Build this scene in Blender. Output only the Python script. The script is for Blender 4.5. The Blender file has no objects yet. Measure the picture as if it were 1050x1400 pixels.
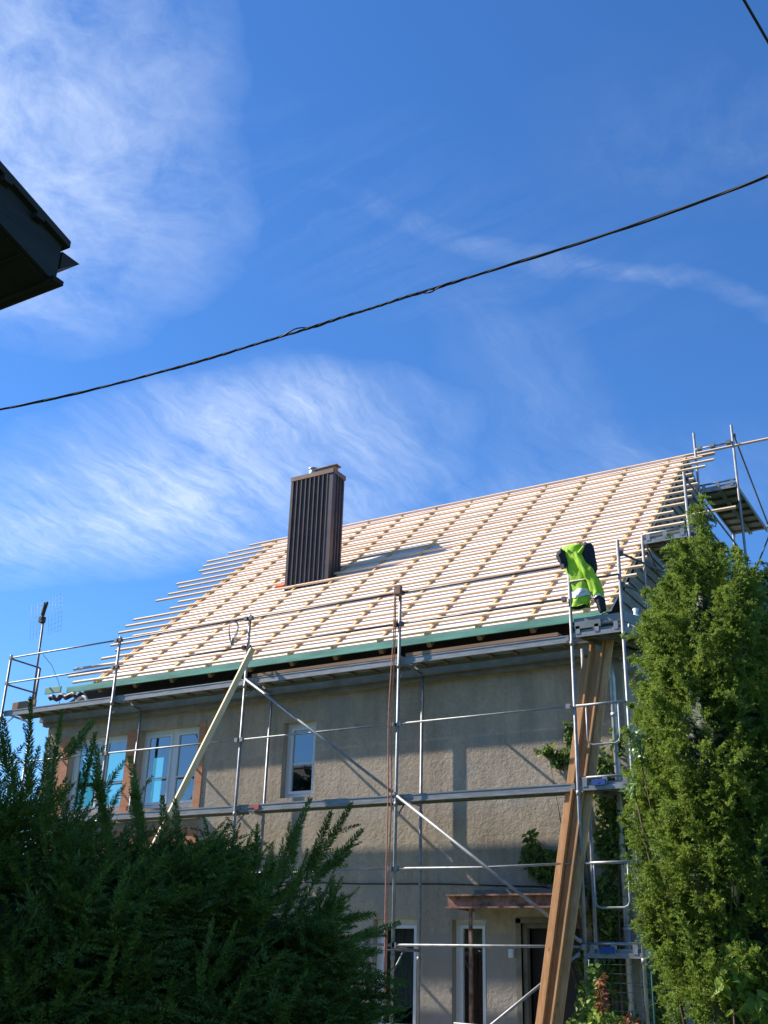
import bpy, math, random
import numpy as np
from mathutils import Vector, Matrix
random.seed(7); RNG = np.random.default_rng(7)
S = bpy.context.scene; COL = S.collection
R = math.radians

# ------------------------------------------------------------------ camera
CAM = np.array([7.902, -13.634, 1.612]); FPX = 1490.0
RT = np.array([0.86143224, 0.50719342, 0.02625517])
UP = np.array([0.18011388, -0.35342935, 0.91795789])
FW = np.array([-0.47486155, 0.7860296, 0.39580801])
cd = bpy.data.cameras.new('camera'); cam = bpy.data.objects.new('camera', cd); COL.objects.link(cam)
cd.sensor_fit = 'VERTICAL'; cd.sensor_height = 36; cd.sensor_width = 27; cd.lens = FPX / 1400 * 36
cd.clip_start = .05; cd.clip_end = 2000
cam.matrix_world = Matrix(((RT[0], UP[0], -FW[0], CAM[0]), (RT[1], UP[1], -FW[1], CAM[1]), (RT[2], UP[2], -FW[2], CAM[2]), (0, 0, 0, 1)))
S.camera = cam
S.view_settings.view_transform = 'Standard'; S.view_settings.look = 'None'; S.view_settings.gamma = 1
S.view_settings.exposure = 0.92

# ------------------------------------------------------------------ sun and sky
SUN_TO = Vector((-1.15, -.235, 1.0)).normalized()
sl = bpy.data.lights.new('sun', 'SUN'); sl.energy = 5.0; sl.angle = R(.53); sl.color = (1, .93, .82)
so = bpy.data.objects.new('sun', sl); COL.objects.link(so); so.location = (-20, -4, 25)
so.rotation_euler = SUN_TO.to_track_quat('Z', 'Y').to_euler()

class NT:
    """small helper for wiring node trees"""
    def __init__(s, nt): s.nt = nt
    def n(s, t, **k):
        nd = s.nt.nodes.new(t)
        for a, v in k.items(): setattr(nd, a, v)
        return nd
    def link(s, a, b): s.nt.links.new(a, b)
    def val(s, sock, v):
        if hasattr(v, 'bl_idname') or hasattr(v, 'links'): s.link(v, sock)
        else: sock.default_value = v
    def math(s, op, a, b=0.0, clamp=False):
        m = s.n('ShaderNodeMath', operation=op); m.use_clamp = clamp
        s.val(m.inputs[0], a); s.val(m.inputs[1], b); return m.outputs[0]
    def mix(s, f, a, b, mode='MIX'):
        m = s.n('ShaderNodeMix', data_type='RGBA', blend_type=mode)
        s.val(m.inputs[0], f)
        for i, v in ((6, a), (7, b)):
            if isinstance(v, tuple): m.inputs[i].default_value = (*v[:3], 1)
            else: s.link(v, m.inputs[i])
        return m.outputs[2]
    def ramp(s, f, stops):
        r = s.n('ShaderNodeValToRGB'); s.link(f, r.inputs[0])
        e = r.color_ramp.elements
        while len(e) < len(stops): e.new(.5)
        for i, (p, c) in enumerate(stops):
            e[i].position = p; e[i].color = (*c, 1) if isinstance(c, tuple) else (c, c, c, 1)
        return r.outputs[0]
    def noise(s, vec, scale, detail=4, rough=.55, dist=0., dim='3D'):
        m = s.n('ShaderNodeTexNoise', noise_dimensions=dim)
        if vec is not None: s.link(vec, m.inputs['Vector'])
        m.inputs['Scale'].default_value = scale; m.inputs['Detail'].default_value = detail
        m.inputs['Roughness'].default_value = rough; m.inputs['Distortion'].default_value = dist
        return m
    def mapping(s, vec, loc=(0, 0, 0), rot=(0, 0, 0), sc=(1, 1, 1), kind='POINT'):
        m = s.n('ShaderNodeMapping', vector_type=kind); s.link(vec, m.inputs[0])
        m.inputs['Location'].default_value = loc; m.inputs['Rotation'].default_value = rot; m.inputs['Scale'].default_value = sc
        return m.outputs[0]

w = bpy.data.worlds.new('World'); S.world = w; w.use_nodes = True
wt = w.node_tree; wt.nodes.clear(); N = NT(wt)
sky = N.n('ShaderNodeTexSky', sky_type='NISHITA'); sky.sun_disc = False
sky.sun_elevation = math.asin(SUN_TO.z); sky.sun_rotation = math.atan2(SUN_TO.x, SUN_TO.y)
sky.air_density = 1.0; sky.dust_density = .15; sky.ozone_density = 2.2; sky.altitude = 200
tc = N.n('ShaderNodeTexCoord'); sep = N.n('ShaderNodeSeparateXYZ'); N.link(tc.outputs['Generated'], sep.inputs[0])
zz = N.math('ADD', N.math('MAXIMUM', sep.outputs[2], 0.0), .12)
cmb = N.n('ShaderNodeCombineXYZ')
N.link(N.math('DIVIDE', sep.outputs[0], zz), cmb.inputs[0]); N.link(N.math('DIVIDE', sep.outputs[1], zz), cmb.inputs[1])
P0 = cmb.outputs[0]                                   # point on a flat, high cloud layer
wn = N.noise(P0, 2.6, 5, .55)
wv = N.n('ShaderNodeVectorMath', operation='SUBTRACT'); N.link(wn.outputs['Color'], wv.inputs[0]); wv.inputs[1].default_value = (.5, .5, .5)
ws = N.n('ShaderNodeVectorMath', operation='SCALE'); N.link(wv.outputs[0], ws.inputs[0]); ws.inputs['Scale'].default_value = .22
wa = N.n('ShaderNodeVectorMath', operation='ADD'); N.link(P0, wa.inputs[0]); N.link(ws.outputs[0], wa.inputs[1])
PW = wa.outputs[0]
def bank(c, half, ang, pw=1.0, vec=PW):
    g = N.n('ShaderNodeTexGradient', gradient_type='SPHERICAL')
    N.link(N.mapping(vec, (c[0], c[1], 0), (0, 0, R(ang)), (half[0], half[1], 1), 'TEXTURE'), g.inputs[0])
    return N.math('POWER', g.outputs[1], pw)
fib = N.noise(N.mapping(PW, (0, 0, 0), (0, 0, R(14)), (9, 1.7, 1)), 1.0, 7, .62).outputs[0]
puf = N.noise(N.mapping(PW, (3, 1, 0), (0, 0, R(35)), (7.5, 6.0, 1)), 1.0, 10, .66).outputs[0]
fine = N.noise(N.mapping(PW, (1, 5, 0), (0, 0, R(10)), (44, 8, 1)), 1.0, 8, .68).outputs[0]
streak = N.noise(N.mapping(PW, (2, 0, 0), (0, 0, R(50)), (2.2, 24, 1)), 1.0, 5, .6).outputs[0]
fib_s = N.ramp(fib, [(.34, 0.0), (.66, 1.0)]); puf_s = N.ramp(puf, [(.33, 0.0), (.68, 1.0)])
fine_s = N.ramp(fine, [(.3, .42), (.7, 1.0)]); str_s = N.ramp(streak, [(.4, 0.0), (.72, 1.0)])
def add(*a):
    r = a[0]
    for b in a[1:]: r = N.math('ADD', r, b)
    return r
mul = lambda a, b: N.math('MULTIPLY', a, b)
A = mul(bank((-.84, .56), (.46, .27), 122, .7), N.math('ADD', mul(puf_s, 1.25), .10))
B = mul(add(bank((-1.26, 1.29), (.66, .29), 4, .7), mul(bank((-.93, 1.17), (.26, .13), 20, 1.0), .55)), N.math('ADD', mul(N.math('ADD', mul(fib_s, .55), mul(puf_s, .45)), 1.55), .12))
Cc = mul(bank((-.34, 1.14), (.46, .024), 50, .8), N.math('ADD', mul(str_s, .24), .10))
Dd = mul(bank((-.53, 1.36), (.11, .36), 2, 1.0), N.math('ADD', mul(fib_s, .26), .06))
Ee = mul(bank((-.18, .96), (.22, .16), 40, 1.1), mul(puf_s, .22))
Ff = mul(bank((-.55, .95), (.5, .20), 50, 1.0), mul(str_s, .16))
Gg = mul(bank((-.72, 1.62), (.7, .24), 10, 1.0), mul(fib_s, .45))
dens = N.math('ADD', mul(A, N.math('ADD', mul(fine_s, .35), .62)), mul(add(B, Cc, Dd, Ee, Ff, Gg), fine_s))
dens = N.math('MULTIPLY', N.math('MINIMUM', dens, 1.0), .57)
hs = N.n('ShaderNodeHueSaturation'); N.link(sky.outputs[0], hs.inputs['Color']); hs.inputs['Saturation'].default_value = 1.18; hs.inputs['Value'].default_value = 1.0
SKYTINT = (.68, .95, 1.25); CLOUD = (6.4, 7.2, 8.3)
skyc = N.mix(1.0, hs.outputs[0], SKYTINT, 'MULTIPLY')
colr = N.mix(dens, skyc, CLOUD)
bg = N.n('ShaderNodeBackground'); N.link(colr, bg.inputs[0]); bg.inputs[1].default_value = .084
ow = N.n('ShaderNodeOutputWorld'); N.link(bg.outputs[0], ow.inputs[0])

# ------------------------------------------------------------------ materials
def mat(name, base, rough=.7, metal=0., var=.0, vscale=3., bump=0., bscale=40., c2=None, spec=.5, stretch=(1, 1, 1), trans=0., detail=5, coord='Object'):
    m = bpy.data.materials.new(name); m.use_nodes = True; t = m.node_tree; k = NT(t)
    b = t.nodes['Principled BSDF']; b.inputs['Roughness'].default_value = rough; b.inputs['Metallic'].default_value = metal
    b.inputs['Specular IOR Level'].default_value = spec
    tcn = k.n('ShaderNodeTexCoord'); v = k.mapping(tcn.outputs[coord], sc=stretch)
    if c2 is None: c2 = tuple(min(1, x * (1 + var)) for x in base)
    c1 = tuple(x * (1 - var) for x in base)
    f = k.noise(v, vscale, detail, .6).outputs[0]
    k.link(k.ramp(f, [(.32, c1), (.68, c2)]), b.inputs['Base Color'])
    if bump:
        bn = k.noise(v, bscale, 5, .65); bp = k.n('ShaderNodeBump'); bp.inputs['Strength'].default_value = bump; bp.inputs['Distance'].default_value = .02
        k.link(bn.outputs[0], bp.inputs['Height']); k.link(bp.outputs[0], b.inputs['Normal'])
    if trans:
        tr = k.n('ShaderNodeBsdfTranslucent'); k.link(b.inputs['Base Color'].links[0].from_socket, tr.inputs[0])
        mx = k.n('ShaderNodeMixShader'); mx.inputs[0].default_value = trans
        o = t.nodes['Material Output']; k.link(b.outputs[0], mx.inputs[1]); k.link(tr.outputs[0], mx.inputs[2]); k.link(mx.outputs[0], o.inputs[0])
    return m
def leafmat(name, dark, light, vscale, trans=.3, rough=.55, rnd=.5):
    """foliage: colour varies per leaf (random per island) and per clump (noise)"""
    m = bpy.data.materials.new(name); m.use_nodes = True; t = m.node_tree; k = NT(t)
    b = t.nodes['Principled BSDF']; b.inputs['Roughness'].default_value = rough; b.inputs['Specular IOR Level'].default_value = .35
    g = k.n('ShaderNodeNewGeometry'); tcn = k.n('ShaderNodeTexCoord')
    f = k.math('ADD', k.math('MULTIPLY', k.noise(tcn.outputs['Object'], vscale, 3, .6).outputs[0], 1 - rnd), k.math('MULTIPLY', g.outputs['Random Per Island'], rnd))
    c = k.ramp(f, [(.22, dark), (.78, light)])
    k.link(c, b.inputs['Base Color'])
    tr = k.n('ShaderNodeBsdfTranslucent'); k.link(c, tr.inputs[0])
    mx = k.n('ShaderNodeMixShader'); mx.inputs[0].default_value = trans
    k.link(b.outputs[0], mx.inputs[1]); k.link(tr.outputs[0], mx.inputs[2]); k.link(mx.outputs[0], t.nodes['Material Output'].inputs[0])
    return m
def plaster():
    m = bpy.data.materials.new('old_render'); m.use_nodes = True; t = m.node_tree; k = NT(t); b = t.nodes['Principled BSDF']
    b.inputs['Roughness'].default_value = .95; b.inputs['Specular IOR Level'].default_value = .2
    o = k.n('ShaderNodeTexCoord').outputs['Object']
    big = k.noise(o, .55, 5, .6).outputs[0]; mid = k.noise(k.mapping(o, sc=(1, 1, .45)), 2.6, 6, .65).outputs[0]; sm = k.noise(o, 22, 4, .6).outputs[0]
    c = k.ramp(big, [(.3, (.425, .345, .262)), (.7, (.525, .438, .345))])
    c = k.mix(.7, c, k.ramp(mid, [(.3, (.66, .65, .64)), (.72, (1.12, 1.10, 1.06))]), 'MULTIPLY')
    c = k.mix(.5, c, k.ramp(sm, [(.3, (.78, .78, .78)), (.7, (1.1, 1.1, 1.1))]), 'MULTIPLY')
    run = k.noise(k.mapping(o, sc=(5.5, 5.5, .35)), 1.0, 6, .7).outputs[0]                       # rain runs
    c = k.mix(.35, c, k.ramp(run, [(.36, (.62, .60, .57)), (.52, (1.0, 1.0, 1.0))]), 'MULTIPLY')
    patch = k.noise(o, 1.15, 3, .5, .4).outputs[0]; c = k.mix(k.ramp(patch, [(.60, 0.0), (.625, .55)]), c, (.33, .31, .275))   # made-good patches
    vo = k.n('ShaderNodeTexVoronoi', feature='DISTANCE_TO_EDGE'); k.link(k.mapping(k.noise(o, 1.5, 4, .6).outputs['Color'], sc=(3, 3, 3)), vo.inputs[0]); vo.inputs['Scale'].default_value = 1.0
    c = k.mix(k.ramp(vo.outputs[0], [(.0, .55), (.006, 0.0)]), c, (.09, .08, .065))                # hairline cracks
    sp = k.n('ShaderNodeSeparateXYZ'); k.link(o, sp.inputs[0])
    zw = k.math('ADD', sp.outputs[2], k.math('MULTIPLY', mid, .10))
    lowm = k.ramp(k.math('SUBTRACT', zw, 2.30, True), [(.0, 1.0), (.03, 0.0)])      # smoother cement band round the ground-floor openings
    c = k.mix(k.math('MULTIPLY', lowm, .75), c, (.315, .285, .25))
    k.link(c, b.inputs['Base Color'])
    n1 = k.noise(o, 13, 6, .68, .25).outputs[0]; n2 = k.noise(o, 70, 5, .7).outputs[0]
    h = k.math('ADD', k.math('MULTIPLY', n1, 1.0), k.math('MULTIPLY', n2, .35))
    bp = k.n('ShaderNodeBump'); bp.inputs['Strength'].default_value = .55; bp.inputs['Distance'].default_value = .03
    k.link(h, bp.inputs['Height']); k.link(bp.outputs[0], b.inputs['Normal'])
    return m
def wood(name, c1, c2, scale=6, along='x', rough=.75):
    st = {'x': (.25, 5, 5), 'z': (5, 5, .25), 'y': (5, .25, 5)}[along]
    m = bpy.data.materials.new(name); m.use_nodes = True; t = m.node_tree; k = NT(t); b = t.nodes['Principled BSDF']
    b.inputs['Roughness'].default_value = rough; b.inputs['Specular IOR Level'].default_value = .25
    o = k.n('ShaderNodeTexCoord').outputs['Object']; oi = k.n('ShaderNodeObjectInfo')
    ad = k.n('ShaderNodeVectorMath', operation='ADD'); k.link(o, ad.inputs[0]); k.link(k.math('MULTIPLY', oi.outputs['Random'], 30), ad.inputs[1])
    f = k.noise(k.mapping(ad.outputs[0], sc=st), scale, 6, .65).outputs[0]
    col = k.mix(k.math('MULTIPLY', oi.outputs['Random'], .5), k.ramp(f, [(.3, c1), (.7, c2)]), tuple(x * .8 for x in c1))
    vk = k.n('ShaderNodeTexVoronoi'); k.link(k.mapping(ad.outputs[0], sc=tuple(1.6 if q < 1 else 2.6 for q in st)), vk.inputs[0]); vk.inputs['Scale'].default_value = 1.4
    col = k.mix(k.ramp(vk.outputs['Distance'], [(.03, .75), (.085, 0.0)]), col, tuple(x * .42 for x in c1))           # knots
    st2 = k.noise(k.mapping(ad.outputs[0], sc=(.9, .9, .9)), 1.3, 4, .6).outputs[0]
    k.link(k.mix(k.ramp(st2, [(.45, 0.0), (.7, .45)]), col, tuple(x * .72 for x in c1)), b.inputs['Base Color'])       # weathered lengths
    return m
def brick():
    m = bpy.data.materials.new('orange_brick'); m.use_nodes = True; t = m.node_tree; k = NT(t); b = t.nodes['Principled BSDF']; b.inputs['Roughness'].default_value = .9
    o = k.n('ShaderNodeTexCoord').outputs['Object']
    bt = k.n('ShaderNodeTexBrick'); k.link(k.mapping(o, rot=(R(90), 0, 0)), bt.inputs[0])
    bt.inputs['Color1'].default_value = (.52, .175, .075, 1); bt.inputs['Color2'].default_value = (.60, .24, .11, 1); bt.inputs['Mortar'].default_value = (.33, .27, .22, 1)
    bt.inputs['Scale'].default_value = 1; bt.inputs['Brick Width'].default_value = .25; bt.inputs['Row Height'].default_value = .077; bt.inputs['Mortar Size'].default_value = .008
    k.link(bt.outputs[0], b.inputs['Base Color']); return m
def glass():
    m = bpy.data.materials.new('window_glass'); m.use_nodes = True; t = m.node_tree; k = NT(t); t.nodes.remove(t.nodes['Principled BSDF'])
    fr = k.n('ShaderNodeFresnel'); fr.inputs[0].default_value = 1.55
    g = k.n('ShaderNodeBsdfGlossy'); g.inputs['Roughness'].default_value = .01; g.inputs[0].default_value = (.95, .97, 1, 1)
    tr = k.n('ShaderNodeBsdfTransparent'); tr.inputs[0].default_value = (.86, .9, .9, 1)
    mx = k.n('ShaderNodeMixShader'); gm = k.n('ShaderNodeNewGeometry'); k.link(k.math('MULTIPLY', k.math('MULTIPLY', fr.outputs[0], 4.2, True), k.math('SUBTRACT', 1.0, gm.outputs['Backfacing'])), mx.inputs[0])
    k.link(tr.outputs[0], mx.inputs[1]); k.link(g.outputs[0], mx.inputs[2]); k.link(mx.outputs[0], t.nodes['Material Output'].inputs[0]); return m
def membrane():
    """pale roof underlay with rows of illegible red print"""
    m = bpy.data.materials.new('underlay'); m.use_nodes = True; t = m.node_tree; k = NT(t); b = t.nodes['Principled BSDF']; b.inputs['Roughness'].default_value = .75
    o = k.n('ShaderNodeTexCoord').outputs['Object']; sp = k.n('ShaderNodeSeparateXYZ'); k.link(o, sp.inputs[0])
    f = k.noise(k.mapping(o, sc=(.6, 3, 3)), 2.2, 5, .6).outputs[0]
    c = k.ramp(f, [(.3, (.76, .66, .60)), (.7, (.90, .82, .77))])
    row = k.math('PINGPONG', k.math('ADD', sp.outputs[1], .1), .58); rowm = k.ramp(row, [(.0, 1.0), (.035, 1.0), (.07, 0.0)])
    pr = k.ramp(k.noise(k.mapping(o, sc=(1.4, 30, 30)), 5, 3, .7).outputs[0], [(.5, 0.0), (.58, 1.0)])
    gate = k.ramp(k.noise(o, .9, 2).outputs[0], [(.45, 0.0), (.56, 1.0)])
    c = k.mix(k.math('MULTIPLY', k.math('MULTIPLY', k.math('MULTIPLY', rowm, pr), gate), .85), c, (.60, .09, .04))
    k.link(c, b.inputs['Base Color']); return m
def emit(name, c, s):
    m = bpy.data.materials.new(name); m.use_nodes = True; t = m.node_tree; b = t.nodes['Principled BSDF']
    b.inputs['Base Color'].default_value = (*c, 1); b.inputs['Emission Color'].default_value = (*c, 1); b.inputs['Emission Strength'].default_value = s; return m

M = dict(
    render=plaster(), brick=brick(), glass=glass(), underlay=membrane(),
    batten=wood('batten_pine', (.72, .50, .33), (.90, .70, .51)), cbatten=wood('counter_batten_pine', (.58, .36, .15), (.76, .51, .24), along='y'),
    timber=wood('pale_timber', (.74, .54, .31), (.90, .70, .45), along='z'), plank=wood('red_larch', (.40, .20, .085), (.70, .41, .20), along='z'),
    plankdeck=wood('weathered_plank', (.30, .17, .10), (.46, .28, .17)), rafter=wood('rafter_pine', (.30, .19, .09), (.42, .29, .16), along='y'),
    green=mat('green_treated_board', (.15, .39, .285), .75, var=.3, vscale=1.2, stretch=(1, 6, 6)),
    paleg=mat('pale_green_board', (.30, .45, .30), .75, var=.2),
    steel=mat('galvanised_steel', (.27, .275, .28), .55, .45, var=.25, vscale=9), steeld=mat('worn_steel', (.15, .138, .135), .55, .6, var=.4, vscale=7),
    deck=mat('steel_deck', (.25, .255, .26), .55, .4, var=.25, vscale=5, stretch=(1, 6, 6)), deckunder=mat('plywood_deck', (.17, .12, .08), .8, var=.3, vscale=4),
    white=mat('white_upvc', (.72, .72, .72), .35, var=.04), cornice=mat('cornice_render', (.20, .175, .135), .9, var=.3, vscale=3, bump=.3, bscale=18),
    gable=mat('grey_gable_boards', (.215, .205, .19), .85, var=.35, vscale=2.2, bump=.2, bscale=30, stretch=(1, 1, 4)),
    zinc=mat('zinc', (.40, .42, .45), .45, .6, var=.3, vscale=4), chim=mat('brown_sheet_metal', (.078, .051, .046), .40, .30, var=.2, vscale=3),
    chimcap=mat('brown_flashing', (.16, .085, .055), .5, .2, var=.3, vscale=5), rust=mat('rusty_steel', (.22, .10, .062), .8, .1, var=.5, vscale=9, c2=(.44, .24, .17)),
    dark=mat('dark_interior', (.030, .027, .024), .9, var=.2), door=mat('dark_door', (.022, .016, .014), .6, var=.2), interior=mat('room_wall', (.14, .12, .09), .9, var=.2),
    curtain=mat('brown_curtain', (.17, .060, .030), .9, var=.4, vscale=6, stretch=(6, 6, .2)), blind=mat('beige_blind', (.38, .31, .20), .9, var=.1), grey=mat('grey_curtain', (.13, .125, .11), .9, var=.3, vscale=8, stretch=(6, 6, .2)),
    blueglow=emit('blue_window_glow', (.07, .40, .60), .62),  # glow stands in for daylight from windows across the room
    rope=mat('red_rope', (.58, .23, .14), .85, var=.3, vscale=30), black=mat('black_rubber', (.012, .012, .014), .6, var=.3), cable=mat('cable_black', (.010, .010, .013), .55, var=.2),
    hivis=mat('hivis_fabric', (.33, .56, .02), .75, var=.18, vscale=9, bump=.3, bscale=25), navy=mat('navy_fabric', (.014, .016, .024), .85, var=.3, bump=.3), silver=mat('reflective_tape', (.62, .64, .60), .4, .3, var=.08),
    bag=mat('white_sack', (.62, .68, .74), .5, var=.15), bluep=mat('blue_plastic', (.02, .07, .30), .5, var=.15), orange=mat('orange_tile', (.55, .13, .05), .8, var=.2), tub=mat('grey_tub', (.20, .22, .22), .55, var=.2), cloudy=mat('pale_hose', (.62, .60, .55), .6, var=.1),
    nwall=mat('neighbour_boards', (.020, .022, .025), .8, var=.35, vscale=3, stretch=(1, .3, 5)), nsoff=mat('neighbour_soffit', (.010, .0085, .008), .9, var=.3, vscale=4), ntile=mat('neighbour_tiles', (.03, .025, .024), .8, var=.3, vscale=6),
    bark=mat('bark', (.10, .065, .04), .95, var=.4, vscale=14, bump=.6, bscale=30, stretch=(1, 1, .3)),
    yew=leafmat('yew_needles', (.046, .086, .015), (.20, .28, .042), 2.8, .32, .6, .35), juniper=leafmat('juniper_needles', (.052, .105, .014), (.37, .48, .078), 4.5, .44, .55, .25), junipershade=leafmat('shaded_juniper_needles', (.018, .040, .022), (.05, .09, .045), 3.0, .25),  # the rear juniper's shade is put into its darker needle colour
    ivy=leafmat('creeper_leaves', (.045, .095, .014), (.22, .31, .06), 3.5, .4), shrub=leafmat('bright_leaves', (.08, .15, .02), (.30, .40, .08), 4, .35), redleaf=leafmat('red_leaves', (.16, .035, .015), (.36, .16, .05), 5, .3), limeleaf=leafmat('lime_leaves', (.12, .20, .02), (.32, .42, .06), 5, .4), vine=leafmat('glossy_pale_leaves', (.10, .20, .05), (.30, .42, .18), 4, .3, .3),
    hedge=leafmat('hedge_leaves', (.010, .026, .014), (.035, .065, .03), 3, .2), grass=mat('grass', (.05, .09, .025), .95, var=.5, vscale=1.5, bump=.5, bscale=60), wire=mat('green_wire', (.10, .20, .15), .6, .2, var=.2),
    plaster2=mat('pale_house_wall', (.42, .38, .32), .9, var=.15), roof2=mat('dark_roof_tiles', (.045, .04, .04), .8, var=.3, vscale=5),
)

# ------------------------------------------------------------------ mesh helpers
class MB:
    def __init__(s): s.v = []; s.f = []; s.mi = []; s.smooth = []; s.ch = []
    def _add(s, vs, fs, mi=0, sm=False):
        o = len(s.v); s.v += [tuple(map(float, p)) for p in vs]
        for f in fs: s.f.append(tuple(i + o for i in f)); s.mi.append(mi); s.smooth.append(sm)
        return s
    def box(s, x0, x1, y0, y1, z0, z1, mi=0):
        v = [(x0, y0, z0), (x1, y0, z0), (x1, y1, z0), (x0, y1, z0), (x0, y0, z1), (x1, y0, z1), (x1, y1, z1), (x0, y1, z1)]
        return s._add(v, [(3, 2, 1, 0), (4, 5, 6, 7), (0, 1, 5, 4), (1, 2, 6, 5), (2, 3, 7, 6), (3, 0, 4, 7)], mi)
    def bar(s, a, b, wd, ht, up=(0, 0, 1), mi=0, bev=0.):
        a, b = np.array(a, float), np.array(b, float); d = b - a; d /= np.linalg.norm(d)
        u = np.array(up, float); sd = np.cross(d, u); sd /= np.linalg.norm(sd); u = np.cross(sd, d)
        if bev:
            q = [(-1 + bev, -1), (1 - bev, -1), (1, -1 + bev), (1, 1 - bev), (1 - bev, 1), (-1 + bev, 1), (-1, 1 - bev), (-1, -1 + bev)]
        else: q = [(-1, -1), (1, -1), (1, 1), (-1, 1)]
        n = len(q); v = [p + sd * i * wd / 2 + u * j * ht / 2 for p in (a, b) for i, j in q]
        return s._add(v, [(i, (i + 1) % n, n + (i + 1) % n, n + i) for i in range(n)] + [tuple(reversed(range(n))), tuple(range(n, 2 * n))], mi)
    def tube(s, pts, r, seg=8, mi=0, caps=True, closed=False):
        pts = [np.array(p, float) for p in pts]; n = len(pts); rs = r if hasattr(r, '__len__') else [r] * n
        vs = []; ref = None
        for i, p in enumerate(pts):
            t = (pts[(i + 1) % n] - pts[i - 1]) if closed else pts[min(i + 1, n - 1)] - pts[max(i - 1, 0)]
            t = t / (np.linalg.norm(t) + 1e-12)
            if ref is None: ref = np.array((0, 0, 1.)) if abs(t[2]) < .9 else np.array((1., 0, 0))
            x = ref - t * (ref @ t); x /= np.linalg.norm(x); ref = x; y = np.cross(t, x)
            vs += [p + (x * math.cos(2 * math.pi * k / seg) + y * math.sin(2 * math.pi * k / seg)) * rs[i] for k in range(seg)]
        fs = []
        for i in range(n if closed else n - 1):
            j = (i + 1) % n
            fs += [(i * seg + k, i * seg + (k + 1) % seg, j * seg + (k + 1) % seg, j * seg + k) for k in range(seg)]
        if caps and not closed: fs += [tuple(reversed(range(seg))), tuple(range((n - 1) * seg, n * seg))]
        return s._add(vs, fs, mi, True)
    def prism(s, poly, ext, mi=0):
        poly = [np.array(p, float) for p in poly]; e = np.array(ext, float); n = len(poly)
        return s._add(poly + [p + e for p in poly], [tuple(reversed(range(n))), tuple(range(n, 2 * n))] + [(i, (i + 1) % n, n + (i + 1) % n, n + i) for i in range(n)], mi)
    def quad(s, a, b, c, d, mi=0): return s._add([a, b, c, d], [(0, 1, 2, 3)], mi)
    def arrays(s, V, F=4, mi=0):
        """V: (N,F,3) loose polygons"""
        s.ch.append((np.asarray(V, np.float32), F, mi)); return s
def world_loc(o):
    p = Vector((0, 0, 0))
    while o: p = p + o.location; o = o.parent
    return p
def obj(name, mb, mats, parent=None, origin=None):
    """link a mesh given in world coordinates as ONE object"""
    me = bpy.data.meshes.new(name); V = [np.array(mb.v, np.float32).reshape(-1, 3)] + [c[0].reshape(-1, 3) for c in mb.ch]; V = np.concatenate(V)
    if parent is None: L = Vector(origin) if origin else Vector((float(V[:, 0].min() + V[:, 0].max()) / 2, float(V[:, 1].min() + V[:, 1].max()) / 2, float(V[:, 2].min()))); base = L
    else: base = world_loc(parent); L = Vector((0, 0, 0))
    V = V - np.array(base, np.float32)
    cnt = np.array([len(f) for f in mb.f], np.int32); loops = np.array([i for f in mb.f for i in f], np.int32); mi = np.array(mb.mi, np.int32); sm = np.array(mb.smooth, bool); o0 = len(mb.v)
    for c, F, k in mb.ch:
        n = len(c); loops = np.concatenate([loops, np.arange(o0, o0 + n * F, dtype=np.int32)]); cnt = np.concatenate([cnt, np.full(n, F, np.int32)])
        mi = np.concatenate([mi, np.full(n, k, np.int32)]); sm = np.concatenate([sm, np.zeros(n, bool)]); o0 += n * F
    me.vertices.add(len(V)); me.vertices.foreach_set('co', V.ravel()); me.loops.add(len(loops)); me.loops.foreach_set('vertex_index', loops)
    me.polygons.add(len(cnt)); st = np.zeros(len(cnt), np.int32); st[1:] = np.cumsum(cnt)[:-1]; me.polygons.foreach_set('loop_start', st); me.polygons.foreach_set('loop_total', cnt)
    for m in (mats if isinstance(mats, (list, tuple)) else [mats]): me.materials.append(m)
    me.polygons.foreach_set('material_index', mi); me.polygons.foreach_set('use_smooth', sm); me.update(calc_edges=True)
    o = bpy.data.objects.new(name, me); COL.objects.link(o); o.location = L
    if parent is not None: o.parent = parent
    return o
def tag(o, label, cat, group=None):
    o['label'] = label; o['category'] = cat
    if group: o['group'] = group
    return o
def thing(name, loc, label, cat, group=None):
    o = bpy.data.objects.new(name, None); COL.objects.link(o); o.location = loc; o.empty_display_size = .2
    return tag(o, label, cat, group)
def structure(name, mb, m):
    o = obj(name, mb, m); o['kind'] = 'structure'; return o
def at(px, py, dist):
    """point seen at a pixel of the photograph, dist metres away"""
    d = FW + (px - 525) / FPX * RT - (py - 700) / FPX * UP
    return CAM + d * dist / np.linalg.norm(d)
def unit(a): return a / (np.linalg.norm(a, axis=-1, keepdims=True) + 1e-12)

# ------------------------------------------------------------------ ground
g = MB(); g.quad((-400, -400, 0), (400, -400, 0), (400, 400, 0), (-400, 400, 0)); structure('ground', g, M['grass'])
g = MB(); g.box(-9.5, 4.6, -1.3, .98, -.05, .03); structure('path', g, mat('concrete_path', (.30, .29, .27), .9, var=.25, vscale=3, bump=.3))

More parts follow.
